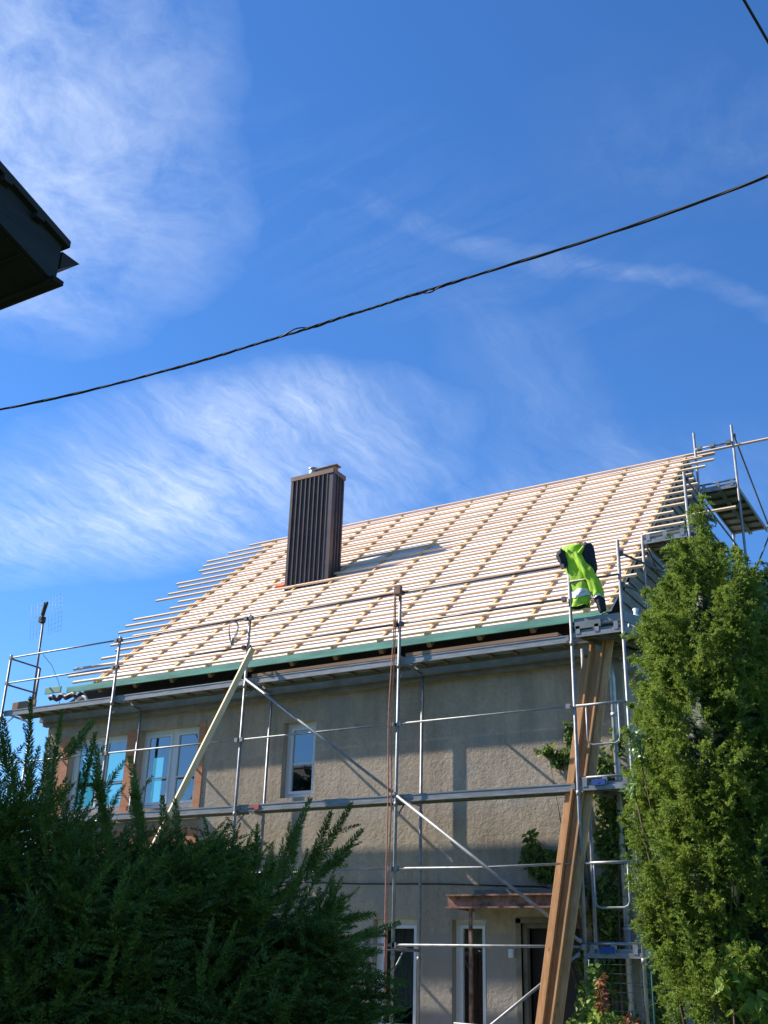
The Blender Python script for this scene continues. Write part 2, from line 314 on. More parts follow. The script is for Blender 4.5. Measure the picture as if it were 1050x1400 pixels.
# ------------------------------------------------------------------ the house
SX0 = -7.00; WY = 1.05; XL, XR = -8.36, 3.05; BACK = 10.85
TH = R(42); TT = math.tan(TH); EY, EZ = .70, 6.56; RY = 5.93; RZ = EZ + (RY - EY) * TT
NRM = np.array((0, -math.sin(TH), math.cos(TH))); SLP = np.array((0, math.cos(TH), math.sin(TH)))
def onroof(x, s, h=0.): return np.array((x, EY, EZ)) + SLP * s + NRM * h      # s metres up the slope, h above the sheathing
house = thing('house', (-2.6, 5.9, 0), 'grey rendered two storey house with stripped roof covered in bare battens', 'house')
OPEN = [(-7.70, -6.27, 4.28, 5.66), (-5.98, -4.60, 4.28, 5.67), (-2.79, -2.145, 4.30, 5.53), (-.95, -.20, .95, 2.46), (.351, .885, .55, 2.45), (1.41, 2.35, .05, 2.40)]
def wall_front():
    m = MB(); xs = sorted({XL, XR, *[v for o in OPEN for v in o[:2]]}); zs = sorted({0, 6.30, *[v for o in OPEN for v in o[2:]]})
    for i in range(len(xs) - 1):
        for j in range(len(zs) - 1):
            cx, cz = (xs[i] + xs[i + 1]) / 2, (zs[j] + zs[j + 1]) / 2
            if any(o[0] < cx < o[1] and o[2] < cz < o[3] for o in OPEN): continue
            m.quad((xs[i], WY, zs[j]), (xs[i + 1], WY, zs[j]), (xs[i + 1], WY, zs[j + 1]), (xs[i], WY, zs[j + 1]))
    for x0, x1, z0, z1 in OPEN:                                     # reveals
        y1 = WY + .30
        m.quad((x0, WY, z0), (x0, y1, z0), (x0, y1, z1), (x0, WY, z1)); m.quad((x1, y1, z0), (x1, WY, z0), (x1, WY, z1), (x1, y1, z1))
        m.quad((x0, WY, z1), (x0, y1, z1), (x1, y1, z1), (x1, WY, z1)); m.quad((x0, y1, z0), (x0, WY, z0), (x1, WY, z0), (x1, y1, z0))
    m.quad((XR, WY, 0), (XR, BACK, 0), (XR, BACK, 6.3), (XR, WY, 6.3)); m.quad((XL, BACK, 0), (XL, WY, 0), (XL, WY, 6.3), (XL, BACK, 6.3))
    m.quad((XR, BACK, 0), (XL, BACK, 0), (XL, BACK, 6.3), (XR, BACK, 6.3))
    return m
obj('wall', wall_front(), M['render'], house)
g = MB(); g.box(XL - .08, XR + .10, .86, WY - .003, 6.0, 6.16); g.box(XL - .14, XR + .16, .79, WY - .003, 6.16, 6.24); g.box(XL - .05, XR + .05, .93, WY - .003, 5.93, 6.0)
obj('cornice', g, M['cornice'], house)
g = MB(); g.box(XR + .003, XR + .22, WY, BACK, 5.78, 5.90); g.prism([(XR + .003, WY - .1, 6.12), (XR + .003, WY - .1, 5.90), (XR + .30, WY - .1, 5.90), (XR + .30, WY - .1, 5.96)], (0, BACK - WY, 0))
obj('gable_ledge', g, [M['zinc']], house)
gz = lambda y: EZ + (y - EY) * TT if y <= RY else EZ + (2 * RY - y - EY) * TT
g = MB(); z = 6.0
while z < RZ - .1:                                                   # lapped boards on the gable
    z1 = min(z + .21, RZ - .05); y0 = max(WY, EY + (z - EZ) / TT + .05); y1 = 2 * RY - y0; t0 = max(WY, EY + (z1 - EZ) / TT + .05); t1 = 2 * RY - t0
    g._add([(XR + .045, y0, z), (XR + .045, y1, z), (XR + .012, t1, z1), (XR + .012, t0, z1), (XR, y0, z), (XR, y1, z)], [(0, 1, 2, 3), (4, 5, 1, 0)])
    z = z1
obj('gable_cladding', g, M['gable'], house)
g = MB(); t0 = max(WY, EY); g._add([(SX0 + .02, WY, 6.3), (SX0 + .02, BACK, 6.3), (SX0 + .02, RY, RZ - .25)], [(0, 1, 2)]); obj('gable_wall', g, M['render'], house)
# brick piers and apron of the upper left windows
for x0, x1 in ((-7.95, -7.705), (-6.265, -5.985), (-4.595, -4.45)):
    g = MB(); g.box(x0, x1, WY - .02, WY + .05, 4.2, 5.70); obj('brick_pier', g, M['brick'], house)
g = MB(); g.box(-7.95, -4.45, WY - .025, WY + .05, 2.75, 3.95); obj('brick_apron', g, M['brick'], house)
g = MB(); g.box(-7.98, -4.42, WY - .09, WY + .02, 4.05, 4.18); obj('window_sill', g, M['cornice'], house)

def window(x0, x1, z0, z1, mull=(), bars=(), back='interior', fw=.075, sash=True, blue=None, curtain=None, y=WY + .13, room=None):
    f = MB(); fd = .07
    f.box(x0, x0 + fw, y, y + fd, z0, z1); f.box(x1 - fw, x1, y, y + fd, z0, z1); f.box(x0 + fw, x1 - fw, y, y + fd, z1 - fw, z1); f.box(x0 + fw, x1 - fw, y, y + fd, z0, z0 + fw)
    win = obj('window', f, M['white'], house)
    edges = [x0 + fw] + [v for m_ in mull for v in (m_ - .05, m_ + .05)] + [x1 - fw]
    for m_ in mull:
        k = MB(); k.box(m_ - .05, m_ + .05, y + .002, y + fd - .002, z0 + fw, z1 - fw); obj('mullion', k, M['white'], win)
    for i in range(0, len(edges), 2):
        a, b = edges[i] + .003, edges[i + 1] - .003; s = .045
        k = MB(); zz0, zz1 = z0 + fw + .003, z1 - fw - .003
        k.box(a, a + s, y - .02, y + .045, zz0, zz1); k.box(b - s, b, y - .02, y + .045, zz0, zz1); k.box(a + s, b - s, y - .02, y + .045, zz1 - s, zz1); k.box(a + s, b - s, y - .02, y + .045, zz0, zz0 + s)
        for zb in bars: k.box(a + s, b - s, y - .006, y + .03, zb - .011, zb + .011)
        obj('sash', k, M['white'], win)
        k = MB(); k.box(a + s - .005, b - s + .005, y + .012, y + .018, zz0 + s - .005, zz1 - s + .005); obj('pane', k, M['glass'], win)
    # the room behind
    rm = MB(); d = 2.2; yy = y + fd + .11; ra, rb = room if isinstance(room, tuple) else (x0 - .28, x1 + .28)
    if room != 'shared':
        v = [(ra, yy, z0 - .5), (rb, yy, z0 - .5), (rb, yy, z1 + .3), (ra, yy, z1 + .3)]; vb = [(p[0], yy + d, p[2]) for p in v]
        rm._add(v + vb, [(4, 5, 6, 7), (0, 4, 7, 3), (1, 2, 6, 5), (3, 7, 6, 2), (0, 1, 5, 4)]); obj('room', rm, M[back], win)
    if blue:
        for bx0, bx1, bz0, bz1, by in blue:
            k = MB(); k.box(bx0, bx1, by, by + .03, bz0, bz1); obj('far_window_glow', k, M['blueglow'], win)  # panels emit in place of real daylight behind the glass
    if curtain:
        for cx0, cx1, cz0, cz1, cm in curtain:
            k = MB(); n = 40
            vs = [(cx0 + (cx1 - cx0) * i / n, y + .17 + .018 * math.sin(i * 1.35) + .008 * math.sin(i * .7), zz_) for zz_ in (cz0, cz1) for i in range(n + 1)]
            k._add(vs, [(i, i + 1, n + 2 + i, n + 1 + i) for i in range(n)], 0, True); obj('curtain', k, M[cm], win)
    return win
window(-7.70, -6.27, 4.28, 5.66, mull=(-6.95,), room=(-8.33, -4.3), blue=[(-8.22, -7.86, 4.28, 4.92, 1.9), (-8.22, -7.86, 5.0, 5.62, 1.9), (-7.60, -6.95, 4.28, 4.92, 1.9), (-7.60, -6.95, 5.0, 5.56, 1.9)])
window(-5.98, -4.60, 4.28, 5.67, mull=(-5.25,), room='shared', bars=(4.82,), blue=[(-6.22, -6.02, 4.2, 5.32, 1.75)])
window(-2.79, -2.145, 4.30, 5.53, bars=(4.86,), back='dark', fw=.07)
window(-.95, -.20, .95, 2.46, back='dark', curtain=[(-.95, -.2, 1.3, 2.4, 'grey')])
window(.351, .885, .55, 2.45, back='dark', fw=.065, curtain=[(.36, .88, .5, 2.06, 'curtain'), (.36, .88, 2.07, 2.4, 'blind')])
g = MB(); g.box(1.41, 1.47, WY + .05, WY + .15, .05, 2.34); g.box(2.29, 2.35, WY + .05, WY + .15, .05, 2.34); g.box(1.41, 2.35, WY + .05, WY + .15, 2.34, 2.40); g.box(1.335, 1.41, WY - .012, WY + .1, .05, 2.46); g.box(1.335, 2.42, WY - .012, WY + .1, 2.40, 2.465)
dr = obj('door', MB().box(1.47, 2.29, WY + .22, WY + .27, .05, 2.34), M['door'], house); obj('door_frame', g, M['cornice'], dr)
g = MB(); g.tube([(1.56, WY + .21, 1.05), (1.56, WY + .16, 1.05), (1.68, WY + .16, 1.05)], .011); obj('handle', g, M['steel'], dr)
g = MB(); g.box(1.235, 1.305, WY - .05, WY - .002, 1.96, 2.07); g.box(1.25, 1.29, WY - .058, WY - .05, 1.98, 2.05); obj('switch_box', g, M['white'], house)
# canopy: rusty channel beams carrying a thin slab over the door, on one post
g = MB()
for z0 in (2.545, 2.70): g.box(.67, 2.45, .24, .32, z0, z0 + .022)
g.box(.67, 2.45, .30, .315, 2.567, 2.70)
for xx in (.68, 2.42): g.box(xx, xx + .02, .318, WY - .004, 2.55, 2.72)
can = obj('canopy', g, M['rust'], house)
g = MB(); g.box(.70, 2.42, .33, WY - .004, 2.60, 2.66); g.box(.95, 2.35, .55, WY - .004, 2.725, 2.80); obj('slab', g, M['cornice'], can)
g = MB(); g.box(.97, 1.01, .33, .37, .03, 2.60); obj('post', g, M['rust'], can)
g = MB(); g.tube([(-2.8, WY - .012, 3.02), (-1.2, WY - .012, 2.955), (.2, WY - .012, 2.93), (1.3, WY - .012, 2.885), (1.75, WY - .02, 2.87), (2.1, WY - .02, 2.79)], .009, 6); obj('wall_cable', g, M['cable'], house)
g = MB(); g.tube([(2.93, WY - .07, .1), (2.93, WY - .07, 5.65), (2.93, .90, 5.92)], .045, 10)
for zz_ in (.9, 2.3, 3.7, 5.1): g.tube([(2.93, WY - .07, zz_), (2.93, WY - .07, zz_ + .05)], .054, 10)
obj('downpipe', g, M['zinc'], house)

# roof: underlay, green eaves board, rafters, counter battens, battens
SX0, SX1 = -7.00, 3.06; SMAX = (RY - EY) / math.cos(TH)
g = MB()
def rs(x, s, h): return onroof(x, s, h)
g.prism([rs(SX0, 0, -.02), rs(SX1, 0, -.02), rs(SX1, SMAX, -.02), rs(SX0, SMAX, -.02)], NRM * .02)
bk = lambda p: np.array((p[0], 2 * RY - p[1], p[2]))
g.prism([bk(rs(SX0, 0, -.02)), bk(rs(SX1, 0, -.02)), bk(rs(SX1, SMAX, -.02)), bk(rs(SX0, SMAX, -.02))], bk(NRM) * (1, 1, 1) * 0 + np.array((0, math.sin(TH), math.cos(TH))) * .02)
roof = obj('roof', g, M['underlay'], house)
g = MB(); g.bar((-7.62, EY - .018, EZ - .055), (3.02, EY - .018, EZ - .055), .028, .108); obj('eaves_board', g, M['green'], roof)
COLX = [.07 + .87 * k for k in range(-8, 4)]
for x in COLX:
    g = MB(); g.bar(rs(x, .0, -.105), rs(x, SMAX - .1, -.105), .075, .165, NRM); obj('rafter', g, M['rafter'], roof)
for x in COLX:
    x += random.uniform(-.012, .012)
    g = MB(); g.bar(rs(x, .02, .0175), rs(x, SMAX - .02, .0175), .046, .035, NRM); obj('counter_batten', g, M['cbatten'], roof)
for x in (SX0 + .03, SX1 - .05):
    g = MB(); g.bar(rs(x, .02, .0175), rs(x, SMAX - .02, .0175), .046, .035, NRM); obj('counter_batten', g, M['cbatten'], roof)
LE = [-7.53, -7.93, -8.08, -7.61, -7.51, -7.91, -7.56, -8.23, -8.29, -8.33, -7.54, -7.55, -8.44, -8.32, -8.26, -8.55, -8.01, -8.34, -8.45, -8.55, -8.1, -7.68]
RE = [3.10, 3.16, 3.18, 3.24, 3.28, 3.27, 3.40, 3.16, 3.70, 3.64, 4.43, 3.35, 3.48, 3.56, 3.56, 3.56, 3.44, 3.35, 3.55, 3.67, 3.4, 4.9]
NB = len(LE)
for i in range(NB):
    s = .075 + i * (SMAX - .11) / (NB - 1); s += random.uniform(-.008, .008)
    cut = sorted(random.sample([x + .0 for x in COLX[1:-1]], 2)); xs = [LE[i]] + cut + [RE[i]]
    g = MB()
    for a, b in zip(xs[:-1], xs[1:]):                                # lengths butted on the counter battens
        ds = random.uniform(-.006, .006); tw = random.uniform(-.003, .003)
        g.bar(rs(a + (.003 if a != xs[0] else 0), s + ds, .0535 + tw), rs(b, s + random.uniform(-.008, .008), .0535), .052, .037, NRM)
    obj('batten', g, M['batten'], roof)
g = MB(); g.bar(bk(rs(SX0 - .4, SMAX - .04, .03)), bk(rs(SX1 + .5, SMAX - .04, .03)), .056, .04, (0, .6, .8)); obj('batten', g, M['batten'], roof)
# attic closing so no sky shows; the eaves' shade is in its near-black colour
g = MB(); g.quad((XL, WY, 6.3), (XR, WY, 6.3), (XR, BACK, 6.3), (XL, BACK, 6.3)); g.quad((XL, WY + .02, 6.2), (XR, WY + .02, 6.2), (XR, WY + .02, EZ + (WY - EY) * TT - .06), (XL + 1.3, WY + .02, EZ + (WY - EY) * TT - .06)); obj('attic_closing', g, M['dark'], house)

# chimney
CX0, CX1, CY0, CY1, CZ0, CZ1 = -4.54, -3.52, 3.20, 3.64, 8.55, 11.30
g = MB(); g.box(CX0, CX1, CY0, CY1, CZ0, CZ1)
chim = obj('chimney', g, M['chim'], house)
g = MB()
for i in range(9):
    x = CX0 + .02 + i * .108
    g.prism([(x, CY0, 0), (x + .012, CY0 - .032, 0), (x + .034, CY0 - .032, 0), (x + .046, CY0, 0)], (0, 0, 1)); 
for k in range(0, len(g.v)):
    p = g.v[k]; g.v[k] = (p[0], p[1] - .001, CZ0 if p[2] < .5 else CZ1 - .10)
g.box(CX1 - .10, CX1 + .02, CY0 - .025, CY0 - .002, CZ0, CZ1 - .10); g.box(CX1 + .002, CX1 + .02, CY0 - .002, CY0 + .09, CZ0, CZ1 - .10); g.box(CX0 - .015, CX0 + .03, CY0 - .02, CY0 - .002, CZ0, CZ1 - .10)
n0 = len(g.v)
for i in range(3):
    y = CY0 + .14 + i * .10
    g.prism([(CX1 + .001, y, CZ0), (CX1 + .03, y + .012, CZ0), (CX1 + .03, y + .032, CZ0), (CX1 + .001, y + .044, CZ0)], (0, 0, CZ1 - .10 - CZ0))
obj('cladding', g, M['chim'], chim)
g = MB(); g.box(CX0 - .017, CX1 + .024, CY0 - .036, CY1 + .015, CZ1 - .085, CZ1 + .012); obj('cap', g, M['chimcap'], chim)
g = MB(); g.tube([(-4.15, 3.38, CZ1), (-4.15, 3.38, CZ1 + .20)], .085, 20); g.tube([(-4.15, 3.38, CZ1 + .19), (-4.15, 3.38, CZ1 + .22)], .10, 20); obj('flue_pipe', g, M['zinc'], chim)
g = MB(); g.bar((-3.96, 3.33, CZ1 + .055), (-3.54, 3.33, CZ1 + .07), .16, .085, mi=0); g.bar((-4.03, 3.33, CZ1 + .112), (-3.47, 3.33, CZ1 + .125), .19, .016, mi=1); obj('cover_plate', g, [M['plankdeck'], M['chimcap']], chim)
tag(obj('roof_tile', MB().prism([onroof(-4.86, 3.50, .03), onroof(-4.64, 3.50, .03), onroof(-4.56, 3.72, .03), onroof(-4.80, 3.72, .03)], NRM * .045), M['orange']), 'small orange tile lying at the foot of the chimney', 'tile')

# ------------------------------------------------------------------ scaffolds
PR = .0235
PX = [-8.50, -5.73, -2.854, 0.0, 2.70]
scaf = thing('scaffold', (-2.9, .35, 0), 'galvanised steel scaffold along the front wall under the eaves', 'scaffold')
def pole(parent, x, y, z0, z1, m='steel', name='pole', top=None):
    g = MB(); g.tube([(x, y, z0), ((top or (x, y))[0], (top or (x, y))[1], z1)], PR, 10)
    for zc in (2.05, 4.05, 6.05):
        if z0 < zc < z1 - .1: g.tube([(x, y, zc - .16), (x, y, zc - .10)], PR + .008, 10)
    g.box(x - .075, x + .075, y - .075, y + .075, z0 - .012, z0) if z0 < .2 else None
    return obj(name, g, M[m], parent)
def rail(parent, a, b, r=.017, m='steel', name='guard_rail', sag=0.):
    g = MB(); a, b = np.array(a, float), np.array(b, float)
    g.tube([a, a * .5 + b * .5 + np.array((0, 0, -sag)), b], r, 8)
    d = unit(b - a)
    for p in (a + d * .03, b - d * .03):
        g.tube([p - np.array((0, .028, 0)), p + np.array((0, .05, 0))], .021, 8); g.box(p[0] - .030, p[0] + .030, p[1] - .030, p[1] + .030, p[2] - .034, p[2] + .030)
    return obj(name, g, M[m], parent)
OM = ['steeld', 'steel', 'steeld', 'steeld', 'steel']
for k, x in enumerate(PX[:4]):
    pole(scaf, x, 0, .05, 7.12 if k != 3 else 7.07, 'steeld' if k in (0,) else 'steel')
    xi = x - .20 * (7.9 - x) / 14.4; pole(scaf, xi, .93, .05, 6.03, 'steel')
    for z in (2.03, 4.03, 6.03):
        g = MB(); g.tube([(x, .02, z), (xi, .91, z)], .021, 8); g.tube([(x, .03, z - .28), (x, .30, z - .02)], .012, 6); obj('transom', g, M['steel'], scaf)
pole(scaf, 2.62, .66, .05, 6.03, 'steel')
pole(scaf, PX[0], .73, 6.05, 7.05, 'steeld')
for z in (7.05, 6.55):
    g = MB(); g.tube([(PX[0], .02, z), (PX[0], .71, z)], .017, 8); obj('end_rail', g, M['steeld'], scaf)
for k in range(4):
    a, b = PX[k], PX[k + 1]
    for z in (7.05, 6.56): rail(scaf, (a + .02, -.035, z), (b - .02, -.035, z), .0165, 'steeld' if k else 'steel')
    rail(scaf, (a + .02, -.035, 5.05), (b - .02, -.035, 5.05), .015)
    if k > 0:
        rail(scaf, (a + .02, -.035, 3.05), (b - .02, -.035, 3.05), .016, sag=.02); rail(scaf, (a + .02, -.035, 2.07), (b + .06, -.035, 2.07), .018)
    for z, ys in ((6.05, (.03, .44)), (4.05, (.03, .40))):
        if z == 4.05 and k == 0: pass
        g = MB(); x0, x1 = a + .03, b - .03; y0, y1 = ys
        g.box(x0, x1, y0, y0 + .018, z - .085, z); g.box(x0, x1, y1 - .018, y1, z - .085, z); g.box(x0, x1, y0 + .018, y1 - .018, z - .022, z - .004)
        g.box(x0, x1, y0 - .006, y0 + .03, z - .098, z - .086); g.box(x0, x1, y0 - .005, y0 + .02, z - .012, z + .004)
        for xx in (x0, x1 - .05): g.box(xx, xx + .05, y0 - .01, y0 + .002, z - .075, z - .02)
        n = 7
        for i in range(n):
            xx = x0 + (x1 - x0) * (i + .5) / n; g.box(xx - .02, xx + .02, y0 + .019, y1 - .019, z - .06, z - .023, 1)
        obj('deck', g, [M['deck'], M['deckunder']], scaf)
def brace(parent, a, b, r=.021): 
    g = MB(); g.tube([a, b], r, 10)
    for p, s in ((a, 1), (b, -1)): p = np.array(p) + unit(np.array(b) - np.array(a)) * .05 * s; g.tube([p + (0, -.01, 0), p + (0, .06, 0)], .026, 8)
    obj('brace', g, M['steel'], parent)
brace(scaf, (PX[2] + .04, -.06, 6.02), (PX[3] - .03, -.06, 4.08)); brace(scaf, (PX[3] + .05, -.06, 4.02), (PX[4] + .0, -.06, 2.12)); brace(scaf, (PX[4] - .03, -.06, 2.0), (PX[3] + .05, -.06, .15))

g = MB(); g.box(-2.62, -2.42, -.004 + .02, .0285, 4.0, 4.03); g.box(-2.50, -2.42, .012, .0245, 3.97, 4.045); obj('warning_tape', g, mat('red_tape', (.50, .10, .07), .7, var=.2), scaf)
gsc = thing('scaffold', (3.5, 2.6, 0), 'stepped galvanised steel scaffold tower rising beside the right gable', 'scaffold')
for x in (2.725, 3.454): pole(gsc, x, -.005, .05, 7.31, 'steel')
# far pair of the front tower and the two stepped frames beyond it
for x in (3.275, 4.0):
    pole(gsc, x, 1.76, .05, 8.05 if x < 3.5 else 8.98, 'steel'); pole(gsc, x, 5.64, .05, 11.62, 'steel')
    pole(gsc, x, 8.2, .05, 10.5, 'steel')
def arc_rail(z, x0=2.75, x1=3.43, y=-.02):
    g = MB(); g.tube([(x0, y, z), (x1, y, z)], .019, 8)
    a, b, zb = x0 + .14, x1 - .10, z - .53; c = .07
    g.tube([(a, y, z), (a, y, zb + c), (a + c * .3, y, zb + c * .3), (a + c, y, zb), (b - c, y, zb), (b - c * .3, y, zb + c * .3), (b, y, zb + c), (b, y, z)], .013, 8)
    return g
for z in (5.05, 3.05): obj('end_rail', arc_rail(z), M['steel'], gsc)
for z in (7.02, 6.80):
    g = MB(); g.tube([(2.74, -.03, z - (.0 if z > 7 else 0)), (3.44, -.03, z)], .016, 8)
    if z < 7: obj('end_rail', g, M['steeld'], gsc)
def deck_bay(y0, y1, z, xa=2.75, xb=3.43, shift=0.):
    g = MB(); xm = (xa + xb) / 2
    for a, b in ((xa, xm - .01), (xm + .01, xb)):
        lo = lambda p, t: p + shift * t
        for e0, e1 in ((a, a + .02), (b - .02, b)):
            g._add([(e0, y0, z - .085), (e1, y0, z - .085), (e1, y0, z), (e0, y0, z), (e0 + shift, y1, z - .085), (e1 + shift, y1, z - .085), (e1 + shift, y1, z), (e0 + shift, y1, z)], [(0, 1, 2, 3), (7, 6, 5, 4), (0, 4, 5, 1), (1, 5, 6, 2), (2, 6, 7, 3), (3, 7, 4, 0)])
        g._add([(a + .02, y0, z - .02), (b - .02, y0, z - .02), (b - .02 + shift, y1, z - .02), (a + .02 + shift, y1, z - .02)], [(0, 1, 2, 3)])
        g._add([(a + .02, y0, z - .004), (b - .02, y0, z - .004), (b - .02 + shift, y1, z - .004), (a + .02 + shift, y1, z - .004)], [(0, 1, 2, 3)], 0)
        g.box(a, b, y0 - .02, y0, z - .075, z + .0)
    r_ = g; n = max(3, int((y1 - y0) / .35))
    for i in range(n):
        t = (i + .5) / n; yy = y0 + (y1 - y0) * t; r_.box(xa + .03 + shift * t, xb - .03 + shift * t, yy - .02, yy + .02, z - .06, z - .024, 1)
    obj('deck', g, [M['deck'], M['deckunder']], gsc)
    t_ = MB(); t_.tube([(xa, y0 - .02, z + .06), (xb, y0 - .02, z + .06)], .019, 8); t_.box(xa, xb, y0 - .045, y0 - .022, z - .105, z - .045)
    for xx in (xa + .04, xm - .03, xb - .10): t_.box(xx, xx + .06, y0 - .05, y0 - .02, z - .06, z + .05)
    obj('transom', t_, M['steel'], gsc)
deck_bay(.03, 1.74, 2.05); deck_bay(.03, 1.74, 4.05, shift=.2); deck_bay(.03, 1.74, 6.10, shift=.5)
deck_bay(1.78, 5.6, 8.0, 3.30, 3.97); deck_bay(5.66, 8.18, 10.42, 3.30, 3.97)
for zc in (2.02, 4.02):
    g = MB(); g.box(2.92, 3.10, -.04, -.022, zc - .02, zc + .055); g.box(3.0, 3.03, -.042, -.04, zc - .0, zc + .03); obj('end_plate', g, M['bluep'], gsc)
g = MB(); g.box(2.76, 3.42, .01, .035, 6.14, 6.27); g.bar((2.78, -.01, 6.16), (3.15, -.01, 6.16), .02, .10); obj('toe_board', g, M['tub'], gsc)
g = MB(); g.bar((3.46, .03, 6.22), (3.95, 1.74, 6.22), .025, .15); obj('toe_board', g, M['tub'], gsc)
rail(gsc, (3.47, 0, 7.12), (4.0, 1.74, 7.12), .0165, 'steeld'); rail(gsc, (3.47, 0, 6.66), (4.0, 1.74, 6.66), .0165, 'steeld')
rail(gsc, (4.02, 1.78, 8.86), (4.02, 5.62, 8.86), .0165, 'steeld'); rail(gsc, (4.02, 1.78, 8.45), (4.02, 5.62, 8.45), .0165, 'steeld')
rail(gsc, (4.02, 5.66, 11.42), (4.02, 8.18, 10.40), .0165, 'steeld'); rail(gsc, (4.02, 5.66, 8.4), (4.02, 8.18, 10.3), .0165, 'steeld'); rail(gsc, (4.02, 1.8, 8.0), (4.02, 5.6, 6.1), .0165, 'steeld'); rail(gsc, (3.28, 1.8, 8.0), (3.28, 5.6, 6.1), .0165, 'steeld')
g = MB(); g.tube([(3.28, 5.62, 11.25), (3.99, 5.62, 11.25)], .018, 8)
for xx in (3.36, 3.62, 3.92): g.box(xx - .04, xx + .04, 5.57, 5.67, 11.22, 11.29)
obj('end_rail', g, M['steel'], gsc)
g = MB(); g.tube([(3.28, 8.2, 10.45), (4.7, 8.2, 10.45)], .02, 8); g.box(3.6, 3.68, 8.15, 8.25, 10.42, 10.5); g.box(4.2, 4.28, 8.15, 8.25, 10.42, 10.5); obj('end_rail', g, M['steel'], gsc)

# ------------------------------------------------------------------ loose things on and beside the scaffold
def beam(name, a, b, wd, ht, m, label, cat, group=None, up=(0, -1, .3)):
    g = MB(); g.bar(a, b, wd, ht, up, bev=.08); o = obj(name, g, M[m], origin=tuple(a)); return tag(o, label, cat, group)
ta, tb = np.array((-2.667, -.12, 6.48)), np.array((-3.50, -.98, 3.43)); tb2 = ta + (tb - ta) * (ta[2] - .03) / (ta[2] - tb[2])
beam('timber', tuple(tb2), tuple(ta), .085, .125, 'timber', 'long pale yellow timber leaning on the scaffold above the yew', 'timber', up=(1, -.6, .3))
pb = [((2.06, -.43, .03), (2.80, .33, 5.78), .10, .030, 'dull red brown plank, left edge of the leaning stack'),
      ((2.115, -.44, .03), (2.89, .36, 6.00), .028, .14, 'thin plank on edge, second from left in the leaning stack'),
      ((2.165, -.43, .03), (2.97, .36, 5.86), .10, .030, 'plank with pale sawn end in the middle of the leaning stack'),
      ((2.22, -.43, .03), (3.06, .38, 6.01), .028, .14, 'plank on edge, second from right in the leaning stack'),
      ((2.275, -.42, .03), (3.14, .37, 6.02), .10, .032, 'wide pale brown plank, right edge of the leaning stack')]
for a, b, wd, ht, lab in pb:
    a = np.array(a); b = np.array(b); a = a - (b - a) * 0
    beam('plank', tuple(a), tuple(b), wd, ht, 'plank', lab, 'plank', 'planks leaning in the scaffold tower')
g = MB()
for a, b, yy in ((-2.8, -.1, .10), (.08, 2.55, .12)): g.bar((a, yy, 6.085), (b, yy + .03, 6.10), .20, .05, bev=.1)
o1 = MB(); o1.bar((-2.75, .12, 6.085), (-.06, .15, 6.10), .2, .055, bev=.1); tag(obj('plank', o1, M['plankdeck']), 'weathered brown plank lying on the upper deck left of the rope', 'plank', 'planks lying on the upper deck')
o1 = MB(); o1.bar((.10, .12, 6.085), (2.5, .15, 6.10), .2, .055, bev=.1); tag(obj('plank', o1, M['plankdeck']), 'weathered brown plank lying on the upper deck right of the rope', 'plank', 'planks lying on the upper deck')
o1 = MB(); o1.bar((-8.35, .10, 6.13), (-7.75, .10, 6.13), .03, .16, bev=.1); tag(obj('plank', o1, M['plankdeck']), 'short brown board standing on edge at the left end of the upper deck', 'board')
o1 = MB(); o1.bar((-8.05, .55, 6.50), (-7.64, .55, 6.50), .03, .12, bev=.1); tag(obj('plank', o1, M['paleg']), 'short pale green board sticking out left of the eaves', 'board')
# rope with pulley
def rope_obj():
    t = thing('hoist_rope', (.05, -.075, .1), 'red brown hoist rope hanging down the middle scaffold pole', 'rope')
    g = MB(); pts = [(-.045 + .012 * math.sin(z * 2.1), -.075 + .006 * math.sin(z * 3.3), z) for z in np.linspace(7.0, 1.2, 40)]
    g.tube(pts, .011, 6); g.tube([(p[0] - .035 + .016 * math.sin(p[2] * 1.1), p[1] - .01, p[2]) for p in pts], .010, 6); obj('rope', g, M['rope'], t)
    g = MB(); g.tube([(.0, -.10, 7.06), (.0, -.03, 7.06)], .065, 16); g.box(-.05, .05, -.11, -.03, 7.02, 7.16); obj('pulley', g, M['rust'], t)
rope_obj()
g = MB(); c = np.array((-3.15, -.05, 6.86))
for j in range(3):
    rr = .15 + .015 * j
    g.tube([c + np.array((.50 * rr * math.cos(a) + .02 * j, -.02 * j + .03 * math.sin(a * 2), 1.15 * rr * math.sin(a) - .02 * j)) for a in np.linspace(0, 2 * math.pi, 28)[:-1]], .006, 6, closed=True)
g.tube([c + (.02, -.02, -.12), c + (.03, -.03, -.24)], .028, 8); tag(obj('wire_coil', g, M['tub']), 'small coil of grey cable hung on the guard rail left of the leaning timber', 'cable coil')
# things on the end of the upper deck at the left
g = MB(); g.tube([(-7.85 + .25 * t, .50 + .02 * math.sin(t * 9), 6.33 + .03 * math.sin(t * 6)) for t in np.linspace(0, 3.2, 14)], .05, 10); tag(obj('felt_roll', g, M['black']), 'black roll of roofing felt under the left eaves', 'roll')
g = MB(); g.tube([(-7.0 + .14 * math.cos(a), .50, 6.14 + .14 * math.sin(a)) for a in np.linspace(0, math.pi, 14)], .025, 8); tag(obj('hose', g, M['cloudy']), 'pale looped hose on the upper deck under the left eaves', 'hose')
